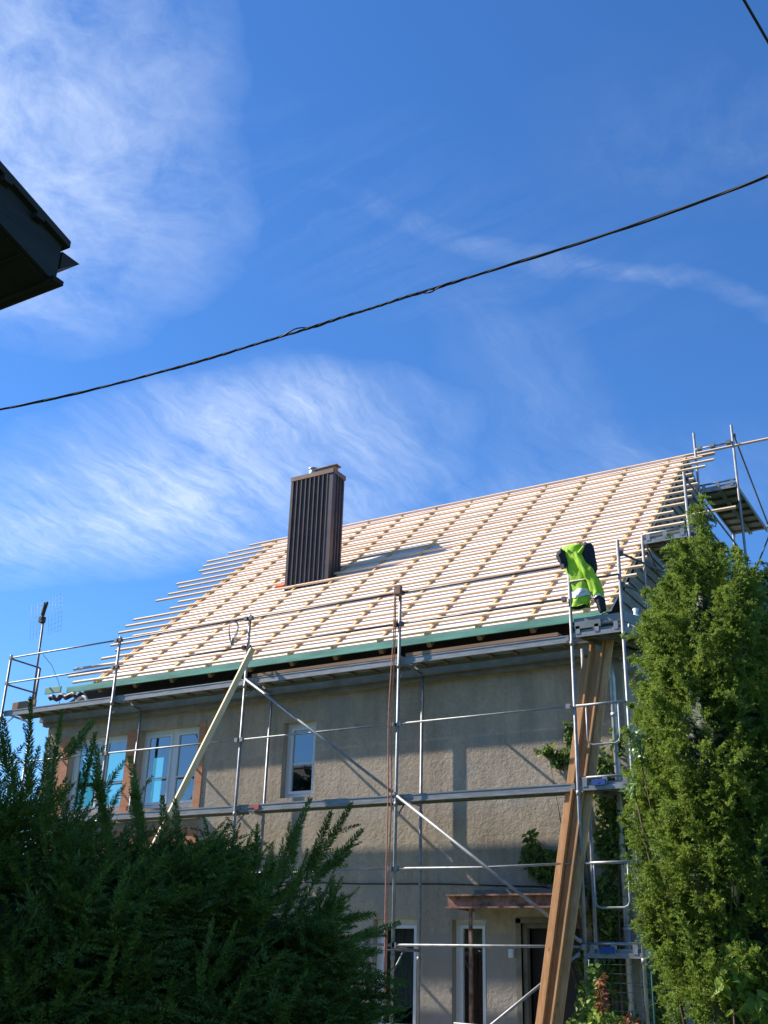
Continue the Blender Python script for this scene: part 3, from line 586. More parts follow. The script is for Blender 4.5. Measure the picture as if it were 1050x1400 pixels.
# tub and sack on the tower deck
t = thing('tool_bag', (3.13, .22, 6.10), 'black topped grey tool bag on the tower deck below the jacket', 'bag')
g = MB(); g.prism([(2.98, .12, 6.10), (3.36, .12, 6.10), (3.34, .12, 6.27), (3.0, .12, 6.27)], (0, .22, 0)); obj('body', g, M['tub'], t)
g = MB(); g.prism([(2.95, .10, 6.272), (3.36, .10, 6.272), (3.30, .10, 6.305), (3.05, .10, 6.305)], (0, .26, 0)); g.tube([(3.08, .22, 6.30), (3.10, .22, 6.36), (3.18, .22, 6.37), (3.22, .22, 6.30)], .014, 6); obj('lid', g, M['black'], t)
def sack():
    g = MB(); n, mrows = 14, 7; vs = []
    for j in range(mrows):
        t = j / (mrows - 1); r = (.12, .13, .115, .085, .055, .025, .045)[j]
        for i in range(n):
            a = 2 * math.pi * i / n; q = r * (1 + .13 * math.sin(3 * a + j) + .06 * math.sin(7 * a - 2 * j)); vs.append((3.50 + q * math.cos(a), .45 + q * .8 * math.sin(a), 6.10 + .34 * t))
    g._add(vs, [(j * n + i, j * n + (i + 1) % n, (j + 1) * n + (i + 1) % n, (j + 1) * n + i) for j in range(mrows - 1) for i in range(n)] + [tuple(reversed(range(n))), tuple(range((mrows - 1) * n, mrows * n))], 0, True)
    return tag(obj('sack', g, M['bag']), 'crumpled bluish white sack standing on the tower deck', 'sack')
sack()

# hi-vis jacket hung over the top of the tower pole
def jacket():
    j = thing('hivis_jacket', (2.725, .05, 6.4), 'yellow green high visibility jacket with black shoulders hung over a scaffold pole', 'jacket')
    def loft(secs, n=28, fold=.02, ph=0., fr=5):
        g = MB(); vs = []; K = len(secs)
        fine = []
        for a, b in zip(secs[:-1], secs[1:]):
            for t in np.linspace(0, 1, 6)[:-1]: fine.append([x + (y - x) * t for x, y in zip(a, b)])
        fine.append(secs[-1]); K = len(fine)
        for k, (z, cx, cy, hx, hy) in enumerate(fine):
            for i in range(n):
                a = 2 * math.pi * i / n
                q = 1 + fold / max(hx, .05) * (math.sin(fr * a + ph + k * .35) + .5 * math.sin((2 * fr + 1) * a - k * .22))
                vs.append((cx + hx * q * math.cos(a), cy + hy * q * math.sin(a), z + .012 * math.sin(3 * a + k)))
        g._add(vs, [(k * n + (i + 1) % n, k * n + i, (k + 1) * n + i, (k + 1) * n + (i + 1) % n) for k in range(K - 1) for i in range(n)], 0, True)
        return g, vs[:n], n
    g, top, n = loft([(7.36, 2.80, .05, .12, .05), (7.33, 2.80, .05, .19, .085), (7.22, 2.79, .06, .20, .10), (7.02, 2.82, .06, .17, .10), (6.82, 2.86, .05, .16, .09), (6.66, 2.89, .04, .15, .085), (6.52, 2.86, .03, .135, .09), (6.43, 2.85, .03, .13, .10)], fold=.014)
    g.f.append(tuple(range(n))); g.mi.append(0); g.smooth.append(True); obj('body', g, M['hivis'], j)
    g, _, n = loft([(6.665, 2.892, .038, .158, .092), (6.60, 2.882, .034, .150, .094), (6.555, 2.872, .032, .145, .096)], fold=.014, ph=1.6); obj('reflective_band', g, M['silver'], j)
    g, _, n = loft([(6.47, 2.855, .03, .118, .084), (6.44, 2.855, .03, .112, .08)], fold=.010); g.f.append(tuple(range(len(g.v) - n, len(g.v)))); g.mi.append(0); g.smooth.append(False); obj('hem_shade', g, M['navy'], j)  # dark cap paints the shade inside the jacket's open hem
    g, top, n = loft([(7.35, 2.98, .03, .05, .05), (7.31, 3.0, .02, .085, .075), (7.15, 3.02, .02, .095, .08), (6.98, 3.04, .02, .085, .075), (6.90, 3.05, .02, .06, .06)], fold=.010, fr=4)
    g.f.append(tuple(range(n))); g.mi.append(0); g.smooth.append(True); obj('shoulder', g, M['navy'], j)
    g, _, n = loft([(7.20, 2.86, -.06, .055, .035), (7.05, 2.93, -.06, .065, .04), (6.90, 3.02, -.05, .085, .055), (6.76, 3.08, -.01, .09, .07), (6.60, 3.12, .0, .085, .065), (6.54, 3.13, .0, .075, .06)], fold=.009, fr=4); obj('sleeve', g, M['hivis'], j)
    g, _, n = loft([(6.56, 3.128, .0, .078, .062), (6.52, 3.135, .0, .074, .06)], fold=.006, fr=4); obj('cuff_band', g, M['silver'], j)
    g, _, n = loft([(6.53, 3.135, .0, .068, .055), (6.42, 3.165, .01, .06, .05), (6.32, 3.18, .02, .05, .045)], fold=.006, fr=4); obj('cuff', g, M['navy'], j)
    g, _, n = loft([(7.30, 2.63, .0, .05, .05), (7.22, 2.62, -.02, .065, .06), (7.10, 2.66, -.02, .055, .05), (7.04, 2.69, -.02, .03, .03)], fold=.010, fr=4); obj('sleeve', g, M['navy'], j)
    g = MB(); pts = [(2.72 + .26 * t, -.045 + .02 * math.sin(t * 6), 7.25 - .10 * math.sin(t * math.pi) + .12 * (t - .5) ** 2) for t in np.linspace(0, 1, 14)]
    g.tube(pts, [.022 + .012 * math.sin(t * 3.1) for t in np.linspace(0, 1, 14)], 8); obj('collar', g, M['hivis'], j)
jacket()

# ------------------------------------------------------------------ television aerial
an = thing('tv_aerial', (-8.86, 1.0, 6.0), 'grid television aerial on a thin mast above the left eaves', 'aerial')
g = MB(); g.tube([(-8.86, 1.0, 6.0), (-8.93, 1.0, 8.2)], .022, 8); obj('mast', g, M['steeld'], an)
g = MB(); g.box(-8.98, -8.88, .92, 1.02, 8.10, 8.22); g.bar((-8.93, .95, 8.15), (-8.66, .80, 8.44), .04, .05); g.bar((-8.86, .90, 8.24), (-8.70, .80, 8.42), .07, .09); obj('feed', g, M['black'], an)
for s in (-1, 1):
    g = MB(); ux = np.array((.93, .0, .16)); uz = np.array((-.20, .05, .95)); c = np.array((-8.88 + s * .25, 1.02, 8.22 + s * .03))
    for i in range(5): g.tube([c + ux * (-.19 + .095 * i) - uz * .42, c + ux * (-.19 + .095 * i) + uz * .42], .0020, 5)
    for i in range(9): g.tube([c - ux * .19 + uz * (-.42 + .105 * i), c + ux * .19 + uz * (-.42 + .105 * i)], .0020, 5)
    obj('reflector', g, M['steel'], an)
g = MB(); g.tube([(-8.90, .98, 7.6), (-8.72, .98, 7.38), (-8.45, .98, 7.15), (-8.15, .95, 6.75), (-8.0, .9, 6.3)], .006, 5); obj('lead', g, M['black'], an)

# ------------------------------------------------------------------ neighbour's eave overhead on the left
nb = thing('neighbour_house', (1.0, -14.5, 0), 'dark boarded corner of a neighbouring roof overhead at upper left', 'house')
K = (5.806 - 5.643) / .55; NX = 3.408; NY = -10.03; L_ = 4.2
def nv(x, y, dz): return (x, y, 5.643 + (NY - y) * K + dz)
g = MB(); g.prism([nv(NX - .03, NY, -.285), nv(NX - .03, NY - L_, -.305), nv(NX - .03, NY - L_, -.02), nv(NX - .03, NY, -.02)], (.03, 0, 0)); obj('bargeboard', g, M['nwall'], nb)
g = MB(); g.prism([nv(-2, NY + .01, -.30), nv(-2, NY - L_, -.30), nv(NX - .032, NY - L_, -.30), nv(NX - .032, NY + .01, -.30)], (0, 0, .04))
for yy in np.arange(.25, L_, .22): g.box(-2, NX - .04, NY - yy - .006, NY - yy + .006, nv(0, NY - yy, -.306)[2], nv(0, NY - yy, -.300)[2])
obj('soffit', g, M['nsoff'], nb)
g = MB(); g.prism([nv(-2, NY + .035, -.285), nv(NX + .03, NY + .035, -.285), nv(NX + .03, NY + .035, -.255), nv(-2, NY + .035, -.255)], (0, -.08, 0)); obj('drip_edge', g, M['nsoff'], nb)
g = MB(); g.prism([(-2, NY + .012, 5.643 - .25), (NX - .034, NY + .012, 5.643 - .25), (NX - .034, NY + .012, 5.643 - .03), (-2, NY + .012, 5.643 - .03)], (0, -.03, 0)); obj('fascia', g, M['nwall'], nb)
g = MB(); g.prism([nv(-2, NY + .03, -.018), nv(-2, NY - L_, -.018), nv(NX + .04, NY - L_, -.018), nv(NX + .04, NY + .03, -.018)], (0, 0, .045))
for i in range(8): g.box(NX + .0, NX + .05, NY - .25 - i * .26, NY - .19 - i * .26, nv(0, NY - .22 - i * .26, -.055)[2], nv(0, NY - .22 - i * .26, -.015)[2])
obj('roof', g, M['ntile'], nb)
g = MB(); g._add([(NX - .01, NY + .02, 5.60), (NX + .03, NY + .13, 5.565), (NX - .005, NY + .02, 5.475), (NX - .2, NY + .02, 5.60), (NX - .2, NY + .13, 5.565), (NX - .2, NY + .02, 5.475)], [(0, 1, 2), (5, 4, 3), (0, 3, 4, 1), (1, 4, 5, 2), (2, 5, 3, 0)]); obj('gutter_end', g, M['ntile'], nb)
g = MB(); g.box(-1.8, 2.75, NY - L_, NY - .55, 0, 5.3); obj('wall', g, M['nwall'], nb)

# ------------------------------------------------------------------ overhead cables
def twisted():
    key = np.array([(-.9, -8.05, 6.40), (.036, -7.706, 6.511), (1.022, -7.302, 6.697), (1.712, -7.082, 6.811), (2.435, -6.936, 6.963), (3.145, -6.804, 7.025), (3.86, -6.737, 7.09), (4.553, -6.707, 7.104), (5.226, -6.733, 7.102), (5.86, -6.792, 7.052), (6.457, -6.899, 6.99), (7.011, -7.047, 6.912), (8.2, -7.4, 6.78)])
    t = np.arange(len(key)); n = 520; T = np.linspace(0, len(key) - 1, n)
    cf = [np.polyfit(t, key[:, i], 4) for i in range(3)]; P = np.stack([np.polyval(c, T) for c in cf], 1)
    g = MB()
    for k in range(4):
        pts = []
        for i in range(n):
            tg = unit(P[min(i + 1, n - 1)] - P[max(i - 1, 0)]); x = unit(np.cross(tg, (0, 0, 1))); y = np.cross(x, tg)
            ln = i / n * 9.5; ph = 2 * math.pi * ln / (.72 + .1 * math.sin(ln * .9)) + k * math.pi / 2 + .5 * math.sin(ln * 2.7)
            r = .0070 + .0022 * math.sin(ln * 5 + k); 
            if k == 1: r += .022 * math.exp(-((ln - 3.55) / .17) ** 2)
            if k == 2: r += .014 * math.exp(-((ln - 5.05) / .15) ** 2) + .008 * math.exp(-((ln - 7.7) / .2) ** 2)
            pts.append(P[i] + (x * math.cos(ph) + y * math.sin(ph)) * r)
        g.tube(pts, .0062, 6)
    tag(obj('overhead_cable', g, M['cable']), 'thick twisted black cable sagging across the whole sky', 'cable')
twisted()
def thin(a, b):
    a, b = np.array(a), np.array(b); d = unit(b - a); g = MB(); g.tube([a - d * 1.6, a, b, b + d * 3], .0085, 8); return g
tag(obj('overhead_wire', thin(at(1017, 0, 7), at(1050, 57, 7.1)), M['cable']), 'thin dark wire crossing the top right corner of the sky', 'wire')

# ------------------------------------------------------------------ plants
def leaves(C, A, B, ln, wd, shape='diamond'):
    """C centres (base), A direction of length, B direction of width -> (N,4,3)"""
    ln = np.asarray(ln).reshape(-1, 1) * np.ones((len(C), 1)); wd = np.asarray(wd).reshape(-1, 1) * np.ones((len(C), 1))
    return np.stack([C, C + A * ln * .45 + B * wd * .5, C + A * ln, C + A * ln * .45 - B * wd * .5], 1)
def rdir(n): return unit(RNG.normal(size=(n, 3)))
def shoot(base, d, L, nl, wl, step, droop=0., ang=52, flat=None, taper=True):
    """a feathery conifer shoot: needles in two ranks along a curved stem"""
    n = max(6, int(L / step)); t = np.linspace(0.03, 1, n)[:, None]
    d = unit(np.array(d, float)); P = base + d * L * t + np.array((0, 0, -1.)) * droop * L * t ** 2
    tg = unit(d + np.array((0, 0, -1.)) * 2 * droop * t)
    s = np.cross(d, flat if flat is not None else RNG.normal(size=3)); s = unit(s); u = np.cross(s, d)
    out = []; ln = nl * (1 - .55 * t[:, 0] ** 3 if taper else np.ones(n)) * RNG.uniform(.8, 1.15, n)
    for sg in (1, -1):
        jit = RNG.normal(0, .16, (n, 3)); A = unit(tg * math.cos(R(ang)) + s * sg * math.sin(R(ang)) + jit); Bv = unit(np.cross(A, u + RNG.normal(0, .45, (n, 3))))
        out.append(leaves(P, A, Bv, ln, wl))
    A = unit(tg * math.cos(R(35)) + u * math.sin(R(35)) + RNG.normal(0, .2, (n, 3))); out.append(leaves(P, A, unit(np.cross(A, s)), ln * .85, wl))
    st = leaves(P[:-1:3][:, :], tg[:-1:3], np.broadcast_to(s, P[:-1:3].shape), L / n * 4, wl * 1.0)
    return np.concatenate(out + [st])

def ellipsoids_surface(E, n):
    """random points on the outer surface of a union of ellipsoids, with outward normals"""
    P, Nn = [], []
    wgt = np.array([e[3] * e[5] + e[4] * e[5] for e in E]); wgt /= wgt.sum()
    while sum(map(len, P)) < n:
        k = RNG.choice(len(E), p=wgt); c = np.array(E[k][:3]); r = np.array(E[k][3:6]); d = rdir(200); p = c + d * r; nn = unit(d / r)
        ok = np.ones(200, bool)
        for j, e in enumerate(E):
            if j != k: ok &= (((p - np.array(e[:3])) / np.array(e[3:6])) ** 2).sum(1) > .96
        ok &= p[:, 2] > .05
        P.append(p[ok][:30]); Nn.append(nn[ok][:30])
    return np.concatenate(P)[:n], np.concatenate(Nn)[:n]
def blob(mb, c, r, mi=0, rough=.12, seed=0):
    n, m = 20, 12; vs = []; rg = np.random.default_rng(seed); ph = rg.uniform(0, 6, 6)
    for j in range(m + 1):
        th = math.pi * j / m
        for i in range(n):
            a = 2 * math.pi * i / n; q = 1 + rough * (math.sin(3 * a + ph[0] + 2 * th) * .5 + math.sin(5 * a + 4 * th + ph[1]) * .35 + math.sin(9 * th + 2 * a + ph[2]) * .3)
            vs.append((c[0] + r[0] * q * math.sin(th) * math.cos(a), c[1] + r[1] * q * math.sin(th) * math.sin(a), c[2] + r[2] * q * math.cos(th)))
    mb._add(vs, [(j * n + i, (j + 1) * n + i, (j + 1) * n + (i + 1) % n, j * n + (i + 1) % n) for j in range(m) for i in range(n)], mi, True)

def yew():
    HR = unit(np.array((RT[0], RT[1], 0))); HF = np.array((-HR[1], HR[0], 0))
    t = thing('yew_bush', (5.2, -10.55, 0), 'dark green feathery yew bush filling the lower left foreground', 'bush')
    spec = [(0, 1262, 4.1, .36, .44, .40), (95, 1275, 4.2, .32, .42, .30), (170, 1280, 4.2, .30, .45, .33), (255, 1295, 4.1, .30, .45, .33), (325, 1310, 4.1, .26, .42, .32), (380, 1345, 4.05, .18, .34, .28), (425, 1400, 4.0, .15, .28, .22), (250, 1490, 3.95, .46, .45, .5), (80, 1450, 3.9, .5, .45, .6), (370, 1560, 4.0, .27, .33, .46), (200, 1800, 4.1, .75, .5, .7), (-130, 1290, 4.1, .35, .45, .5)]
    E = []; core = MB()
    for i, (px, py, d, rr, rf, rz) in enumerate(spec):
        c = at(px, py, d); E.append((*c, (rr + rf) / 2, (rr + rf) / 2, rz)); i in (5, 6, 9) or blob(core, c, ((rr + rf) / 2 * .48, (rr + rf) / 2 * .48, rz * .52), 1, .14, i)  # dark inner blobs: shade inside the crown is put into their colour
    out = []; P1, N1 = ellipsoids_surface(E, 1800); P2, N2 = ellipsoids_surface(E[4:7] + E[9:10], 420); P, Nn = np.concatenate([P1, P2]), np.concatenate([N1, N2])
    for p, nn in zip(P, Nn):                                        # flat spreading boughs: a stem with side sprays
        d = unit(nn * .9 + np.array((.16, .08, .16)) + RNG.normal(0, .28, 3)); L = RNG.uniform(.16, .36); pl = np.array((0, 0, 1.)) + nn * .35 + RNG.normal(0, .35, 3)
        sd = unit(np.cross(d, pl)); b = p - d * L * RNG.uniform(.55, 1.1); dr = RNG.uniform(.05, .30)
        out.append(shoot(b, d, L, .024, .0054, .0085, dr, flat=pl))
        for k in range(int(L / .036)):
            q = .15 + .8 * k / (L / .036); sg = 1 if k % 2 else -1; ls = (.13 * (1 - .6 * q) + .02) * RNG.uniform(.7, 1.2)
            out.append(shoot(b + d * L * q - np.array((0, 0, 1.)) * dr * L * q * q, unit(d * .85 + sd * sg * .75 + RNG.normal(0, .12, 3) - np.array((0, 0, .1))), ls, .023, .0054, .0095, .15, flat=pl + RNG.normal(0, .2, 3)))
    P, Nn = ellipsoids_surface(E, 700)
    for p, nn in zip(P, Nn):
        d = unit(nn * .8 + np.array((.2, .05, .5)) + RNG.normal(0, .3, 3)); L = RNG.uniform(.10, .26); out.append(shoot(p - d * L * .4, d, L, .023, .0050, .0080, RNG.uniform(0, .2), flat=np.array((0, 0, 1.)) + RNG.normal(0, .4, 3)))
    # the leaders that stand clear of the crown
    for (x0, y0, x1, y1, dd) in [(38, 1120, 42, 955, 3.9), (20, 1100, 5, 985, 3.9), (62, 1130, 85, 972, 3.95), (100, 1130, 130, 1003, 4.0), (85, 1040, 128, 985, 4.0), (60, 1120, 66, 1010, 3.9), (150, 1190, 131, 1020, 3.95), (145, 1130, 128, 1045, 3.98), (205, 1200, 178, 1035, 3.95), (192, 1130, 182, 1070, 3.96), (250, 1190, 239, 1095, 3.95), (228, 1190, 222, 1090, 4.0), (275, 1190, 312, 1128, 4.0), (352, 1190, 352, 1130, 4.0), (370, 1220, 424, 1092, 3.95), (415, 1210, 480, 1100, 3.95), (420, 1195, 452, 1112, 3.97), (425, 1210, 494, 1136, 3.95), (430, 1200, 478, 1165, 3.97), (450, 1260, 512, 1250, 3.9), (470, 1290, 545, 1262, 3.9), (460, 1310, 520, 1300, 3.9), (470, 1330, 556, 1345, 3.9), (450, 1260, 455, 1205, 3.9), (420, 1270, 458, 1228, 3.9), (8, 1060, 0, 1000, 3.9), (100, 1160, 84, 1082, 3.95), (330, 1190, 318, 1160, 3.95), (305, 1200, 298, 1150, 3.95), (395, 1200, 408, 1130, 3.95)]:
        a = at(x0, y0, dd); b = at(x1, y1, dd + RNG.uniform(-.05, .08)); L = np.linalg.norm(b - a); d = unit(b - a)
        for q in range(2): out.append(shoot(a, d, L, .029, .0048, .0062, .0, ang=50, flat=HF + RNG.normal(0, .5, 3)))
        for q in range(5):
            s = RNG.uniform(.05, .65); out.append(shoot(a + d * L * s, unit(d + RNG.normal(0, .42, 3)), L * RNG.uniform(.18, .4), .022, .0038, .0058, .1))
    core.arrays(np.concatenate(out)); obj('crown', core, [M['yew'], M['hedge']], t)
    g = MB()
    for k in range(5):
        b = np.array((5.2 + .12 * math.cos(k * 1.3), -10.5 + .12 * math.sin(k * 1.3), 0)); e = at(80 + k * 95, 1300, 4.1); g.tube([b, b * .5 + e * .5 + (0, 0, .1), e], [.06, .045, .02], 8)
    obj('trunk', g, M['bark'], t)
yew()

def juniper(cx, cy, top, prof, label, m, nplume, seed, keep=None, leader=True):
    """columnar juniper: upright plumes with nodding tips clothing a slim column"""
    t = thing('juniper', (cx, cy, 0), label, 'tree'); core = MB(); out = []
    zs = [p[0] for p in prof]; rsx = [p[1] for p in prof]; rad = lambda z: float(np.interp(z, zs, rsx))
    n = 24; vs = []; K = 26; zc = np.linspace(.15, top - .7, K)
    for k, z in enumerate(zc):
        for i in range(n):
            a = 2 * math.pi * i / n; q = rad(z) * (.36 + .10 * math.sin(3 * a + k * .9) + .09 * math.sin(7 * a - k * 1.7)); vs.append((cx + q * math.cos(a), cy + q * math.sin(a), z))
    core._add(vs, [(k * n + i, k * n + (i + 1) % n, (k + 1) * n + (i + 1) % n, (k + 1) * n + i) for k in range(K - 1) for i in range(n)], 1, True)  # dark core: the shade between plumes is put into its colour
    zz_ = RNG.uniform(.25, 1, nplume * 3) * top; acc = RNG.random(nplume * 3) < np.array([rad(z) for z in zz_]) / max(rsx); zz_ = zz_[acc][:nplume]
    for z in zz_:
        a = RNG.uniform(0, 2 * math.pi); o = np.array((math.cos(a), math.sin(a), 0)); side = np.array((-o[1], o[0], 0))
        r0 = rad(z) * RNG.uniform(.50, .95); big = .5 + .55 * min(1, rad(z) / .5); H = RNG.uniform(.24, .50) * big; b = np.array((cx, cy, z)) + o * r0
        lean = o * RNG.uniform(.06, .22) + side * RNG.normal(0, .10); curl = RNG.uniform(.0, .55); ww = RNG.uniform(.7, 1.3) * (.6 + .4 * big); nb_ = int(36 * ww * (.5 + H / .5)) + 8; nn = 9
        q = np.sort(RNG.uniform(0, 1, nb_))[:, None]
        spine = b + np.array((0, 0, H)) * q + lean * H * (.3 * q + 1.1 * q ** 3) * 1.2 - np.array((0, 0, H * curl * 4)) * np.maximum(0, q - .6) ** 2
        tang = unit(np.array((0, 0, 1.)) + lean * (.36 + 4 * q ** 2) - np.array((0, 0, 8 * curl)) * np.maximum(0, q - .6))
        env = np.sin(np.pi * (.20 + .72 * q)) ** .8
        d = unit(RNG.normal(0, .55, (nb_, 3)) + o * .36 + tang * .95); L = .10 * ww * env * RNG.uniform(.6, 1.3, (nb_, 1)) + .012
        tt = np.linspace(.08, 1, nn)[None, :, None]
        Pn = spine[:, None] + d[:, None] * L[:, None] * tt - np.array((0, 0, 1.)) * L[:, None] * .30 * tt ** 2
        for h in range(3):
            A = unit(d[:, None] * .9 + RNG.normal(0, .55, (nb_, nn, 3))).reshape(-1, 3); B_ = unit(np.cross(A, RNG.normal(size=A.shape)))
            out.append(leaves(Pn.reshape(-1, 3), A, B_, RNG.uniform(.014, .028, len(A)), .0060))
    if leader:
        for (dx, z0, z1, an) in ((0.0, top - .8, top, 0), (-.24, top - 1.0, top - .33, .3), (.17, top - .9, top - .35, -.2), (-.10, top - .9, top - .45, .1), (.30, top - 1.2, top - .62, -.3), (-.36, top - 1.3, top - .62, .25)):
            hx = np.array((RT[0], RT[1], 0)); a = np.array((cx, cy, z0)) + hx * dx; b = np.array((cx, cy, z1)) + hx * (dx + an * .1); L = np.linalg.norm(b - a)
            for q in range(60):
                s = RNG.uniform(0, 1) ** .8; p = a + (b - a) * s; d = unit(RNG.normal(0, .5, 3) * (1, 1, .4) + np.array((0, 0, .75))); out.append(shoot(p, d, .05 + .13 * (1 - s), .016, .0055, .008, RNG.uniform(.0, .3)))
    core.arrays(np.concatenate(out)); obj('crown', core, [m, M['hedge']], t)
    g = MB(); g.tube([(cx, cy, 0), (cx + .02, cy, top * .5), (cx, cy, top - .4)], [.09, .06, .012], 8); obj('trunk', g, M['bark'], t)
    return t
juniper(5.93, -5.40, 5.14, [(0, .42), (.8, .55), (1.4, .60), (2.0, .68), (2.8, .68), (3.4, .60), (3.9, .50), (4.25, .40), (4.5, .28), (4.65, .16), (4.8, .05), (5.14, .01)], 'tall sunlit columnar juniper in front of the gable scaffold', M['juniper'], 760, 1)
juniper(6.36, -4.45, 5.05, [(0, .40), (1.5, .6), (3.0, .6), (3.8, .48), (4.4, .36), (4.7, .2), (5.0, .01)], 'dark shaded juniper behind the sunlit one at the right edge', M['junipershade'], 260, 2)

def leafy(name, label, cat, m, clusters, nleaf, ln, wd, stem=None, loc=None, outward=(0, -1, 0), droop=.3, shape=None, stems=True):
    """broad leaves on little stems: clusters = (x, y, z, rx, ry, rz, weight)"""
    c0 = clusters[0]; t = thing(name, loc or (c0[0], c0[1], 0), label, cat)
    W = np.array([c[6] for c in clusters], float); W /= W.sum(); k = RNG.choice(len(clusters), nleaf, p=W)
    C = np.array([c[:3] for c in clusters])[k]; Rr = np.array([c[3:6] for c in clusters])[k]
    P = C + rdir(nleaf) * Rr * (RNG.random((nleaf, 1)) ** .45)
    o = np.array(outward, float); Nn = unit(o + RNG.normal(0, .55, (nleaf, 3)) + np.array((0, 0, .35)))      # leaf faces look outward
    A = unit(RNG.normal(0, .8, (nleaf, 3)) + np.array((0, 0, -droop))); A = unit(A - Nn * (A * Nn).sum(1, keepdims=True)); Bv = np.cross(Nn, A)
    l = ln * RNG.uniform(.6, 1.2, nleaf)[:, None]; wv = wd * RNG.uniform(.7, 1.15, nleaf)[:, None] * (l / ln)
    V = np.stack([P, P + A * l * .25 + Bv * wv * .45, P + A * l * .6 + Bv * wv * .42 + Nn * l * .05, P + A * l - Nn * l * .12, P + A * l * .6 - Bv * wv * .42 + Nn * l * .05, P + A * l * .25 - Bv * wv * .45], 1)
    g = MB(); g.arrays(V, 6); obj('foliage', g, m, t)
    if stems:
        g = MB(); base = np.array((c0[0], c0[1], .0)) if stem is None else np.array(stem)
        for c in clusters:
            e = np.array(c[:3]); g.tube([base, base * .5 + e * .5 + RNG.normal(0, .04, 3), e], [.016, .011, .004], 6)
        obj('stems', g, M['bark'], t)
    return t
# creeper climbing the house corner
CL = [(2.75, .98, .9, .40, .06, .75, 3), (2.55, .98, 1.9, .42, .06, .35, 2.4), (2.7, .98, 2.6, .32, .06, .45, 3), (1.88, .98, 3.14, .34, .06, .22, 3.4), (1.62, .98, 3.25, .20, .05, .16, 1.0), (2.2, .98, 3.0, .2, .05, .3, 1.2), (2.8, .98, 3.5, .28, .06, .55, 3.2), (2.72, .98, 4.2, .22, .06, .45, 1.6), (2.12, .98, 4.56, .20, .04, .12, .75), (1.92, .98, 4.70, .18, .04, .06, .45), (2.24, .98, 4.88, .05, .03, .32, .5), (2.95, .98, 4.75, .12, .04, .22, .6), (3.12, 1.5, 1.2, .06, .5, 1.1, 4), (3.12, 1.6, 2.7, .06, .5, .7, 3), (3.12, 1.5, 3.7, .05, .35, .4, 1.4), (1.62, .98, 3.48, .12, .03, .14, .25)]
leafy('climbing_plant', 'leafy green creeper climbing the house corner behind the tower', 'climber', M['ivy'], CL, 5600, .085, .06, stem=(2.8, .97, 0))
leafy('shrub', 'bright sunlit leafy shrub growing at the foot of the planks', 'shrub', M['shrub'], [(2.62, -.15, .75, .26, .28, .6, 3), (2.78, -.05, 1.3, .20, .2, .42, 2), (2.5, -.2, .45, .3, .3, .4, 2), (2.88, -.1, 1.72, .10, .12, .2, .6)], 1500, .075, .055, outward=(.2, -1, .3))
rp = at(826, 1400, 11.4)
leafy('red_shrub', 'young shrub with red tipped leaves in front of the wire panel', 'shrub', M['redleaf'], [(rp[0] - .02, rp[1], rp[2] + .16, .06, .06, .12, 1), (rp[0] - .02, rp[1], rp[2] + .34, .035, .035, .12, .6), (rp[0] + .22, rp[1], rp[2] + .02, .14, .12, .06, .8)], 95, .065, .034, loc=(rp[0], rp[1], 0), stem=(rp[0], rp[1], 0), outward=(.2, -1, .2))
leafy('lime_shrub', 'lime green shrub below the red tipped leaves', 'shrub', M['limeleaf'], [(rp[0] - .02, rp[1] + .05, rp[2] + .02, .15, .12, .10, 2), (rp[0], rp[1] + .15, .75, .3, .2, .5, 2)], 260, .08, .05, loc=(rp[0], rp[1] + .15, 0), stem=(rp[0], rp[1] + .15, 0), outward=(.2, -1, .2))
vp = at(872, 1020, 8.35); vq = at(866, 1075, 8.4)
leafy('vine', 'pale glossy five fingered leaves poking out of the left side of the sunlit juniper', 'vine', M['vine'], [(*vp, .05, .06, .12, 1), (*vq, .05, .05, .10, .6)], 46, .085, .03, loc=(5.5, -5.7, 0), stem=(5.75, -5.5, 0), droop=.9, outward=(-.2, -1, .1))
lp = at(1000, 1335, 7.9); lq = at(1035, 1375, 7.9); lr = at(1005, 1290, 8.0)
leafy('creeper', 'yellow green creeper hanging over the foot of the sunlit juniper', 'creeper', M['limeleaf'], [(*lp, .11, .10, .12, 2), (*lq, .14, .1, .12, 2), (*lr, .10, .1, .07, .8), (*at(1040, 1300, 8.0), .08, .1, .06, .4)], 150, .10, .055, loc=(lp[0], lp[1], 0), stem=(lp[0], lp[1], 0), droop=1.0, outward=(.1, -1, .1))
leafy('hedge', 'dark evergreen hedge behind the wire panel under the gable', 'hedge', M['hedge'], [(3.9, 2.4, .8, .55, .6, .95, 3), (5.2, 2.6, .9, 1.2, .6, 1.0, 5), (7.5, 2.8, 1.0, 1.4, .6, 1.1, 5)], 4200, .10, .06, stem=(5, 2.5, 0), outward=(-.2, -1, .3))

# wire panel in the foot of the tower
t = thing('wire_fence', (3.1, .04, 0), 'green welded wire fence panel across the foot of the tower', 'fence')
g = MB()
for i in range(14): z = .55 + i * .102; g.tube([(2.75, .04, z), (3.5, .04, z)], .0045, 5)
for i in range(5): x = 2.76 + i * .182; g.tube([(x, .048, .5), (x, .048, 1.92)], .002, 5)
obj('wire_mesh', g, M['wire'], t)
g = MB(); g.tube([(2.745, .055, 0), (2.745, .055, 1.93)], .012, 8); g.tube([(3.51, .055, 0), (3.51, .055, 1.93)], .012, 8); obj('frame', g, M['wire'], t)
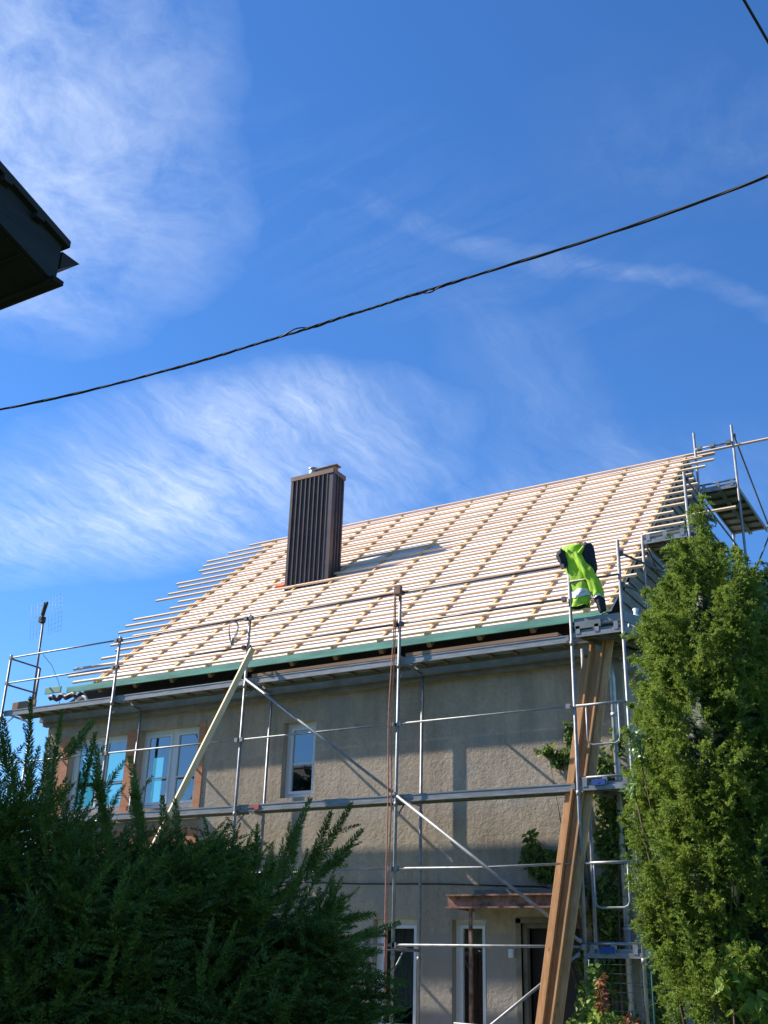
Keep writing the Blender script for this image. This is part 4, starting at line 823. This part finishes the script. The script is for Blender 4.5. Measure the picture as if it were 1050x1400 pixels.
# railing by the steps
t = thing('railing', (1.5, -.3, 0), 'thin grey handrail by the entrance below the canopy', 'railing')
g = MB(); g.tube([(1.05, -.25, 1.16), (1.75, -.25, 1.13), (1.85, -.25, 1.08)], .016, 8); obj('handrail', g, M['steel'], t)
for x in (1.1, 1.35, 1.6): g = MB(); g.tube([(x, -.25, .03), (x, -.25, 1.14)], .010, 8); obj('baluster', g, M['steel'], t)

# ------------------------------------------------------------------ what the windows mirror: the far side of the street
op = thing('opposite_house', (-24, -29, 0), 'pale house with dark tiled roof across the street', 'house')
g = MB(); g.box(-30, -18, -34, -26, 0, 6.2); obj('wall', g, M['plaster2'], op)
g = MB(); g.prism([(-30.5, -25.5, 6.0), (-30.5, -34.5, 6.0), (-30.5, -30, 11.6)], (13, 0, 0)); obj('roof', g, M['roof2'], op)
for x in (-28, -24, -20.5): g = MB(); g.box(x - .6, x + .6, -25.99, -25.95, 3.4, 4.8); obj('window', g, M['glass'], op)
for (x, y, h, sc) in ((-17.5, -20, 9.5, 1.6), (-33, -22, 11, 2.2)):
    leafy('street_tree', 'round dark green tree across the street ' + ('left of the opposite house' if x > -20 else 'right of the opposite house'), 'tree', M['hedge'], [(x, y, h * .50, sc * 1.2, sc * 1.2, h * .42, 4), (x + .8, y, h * .75, sc, sc, h * .22, 2), (x - .9, y + .3, h * .7, sc, sc, h * .2, 2)], 5200, .55, .42, outward=(.5, 1, .2))

t = thing('added_hedge', (-10, -25, 0), 'tall dense evergreen hedge added unseen to darken the window reflections', 'hedge')  # unseen; added so low panes mirror dark leaves instead of bright sky
g = MB(); n = 60
vs = [(-34 + 48 * i / n, -25 + yy + .15 * math.sin(i * 1.7 + yy), zz_ * (5.2 + .35 * math.sin(i * .9) + .2 * math.sin(i * 2.3))) for yy, zz_ in ((.7, 0), (.6, 1), (-.6, 1), (-.7, 0)) for i in range(n + 1)]
g._add(vs, [(r_ * (n + 1) + i, r_ * (n + 1) + i + 1, (r_ + 1) * (n + 1) + i + 1, (r_ + 1) * (n + 1) + i) for r_ in range(3) for i in range(n)])
P = np.stack([RNG.uniform(-34, 14, 9000), -25 + .65 + RNG.normal(0, .12, 9000), RNG.uniform(0, 5.7, 9000)], 1); A = rdir(9000)
g.arrays(leaves(P, A, unit(np.cross(A, rdir(9000))), .3, .16)); obj('foliage', g, M['hedge'], t)
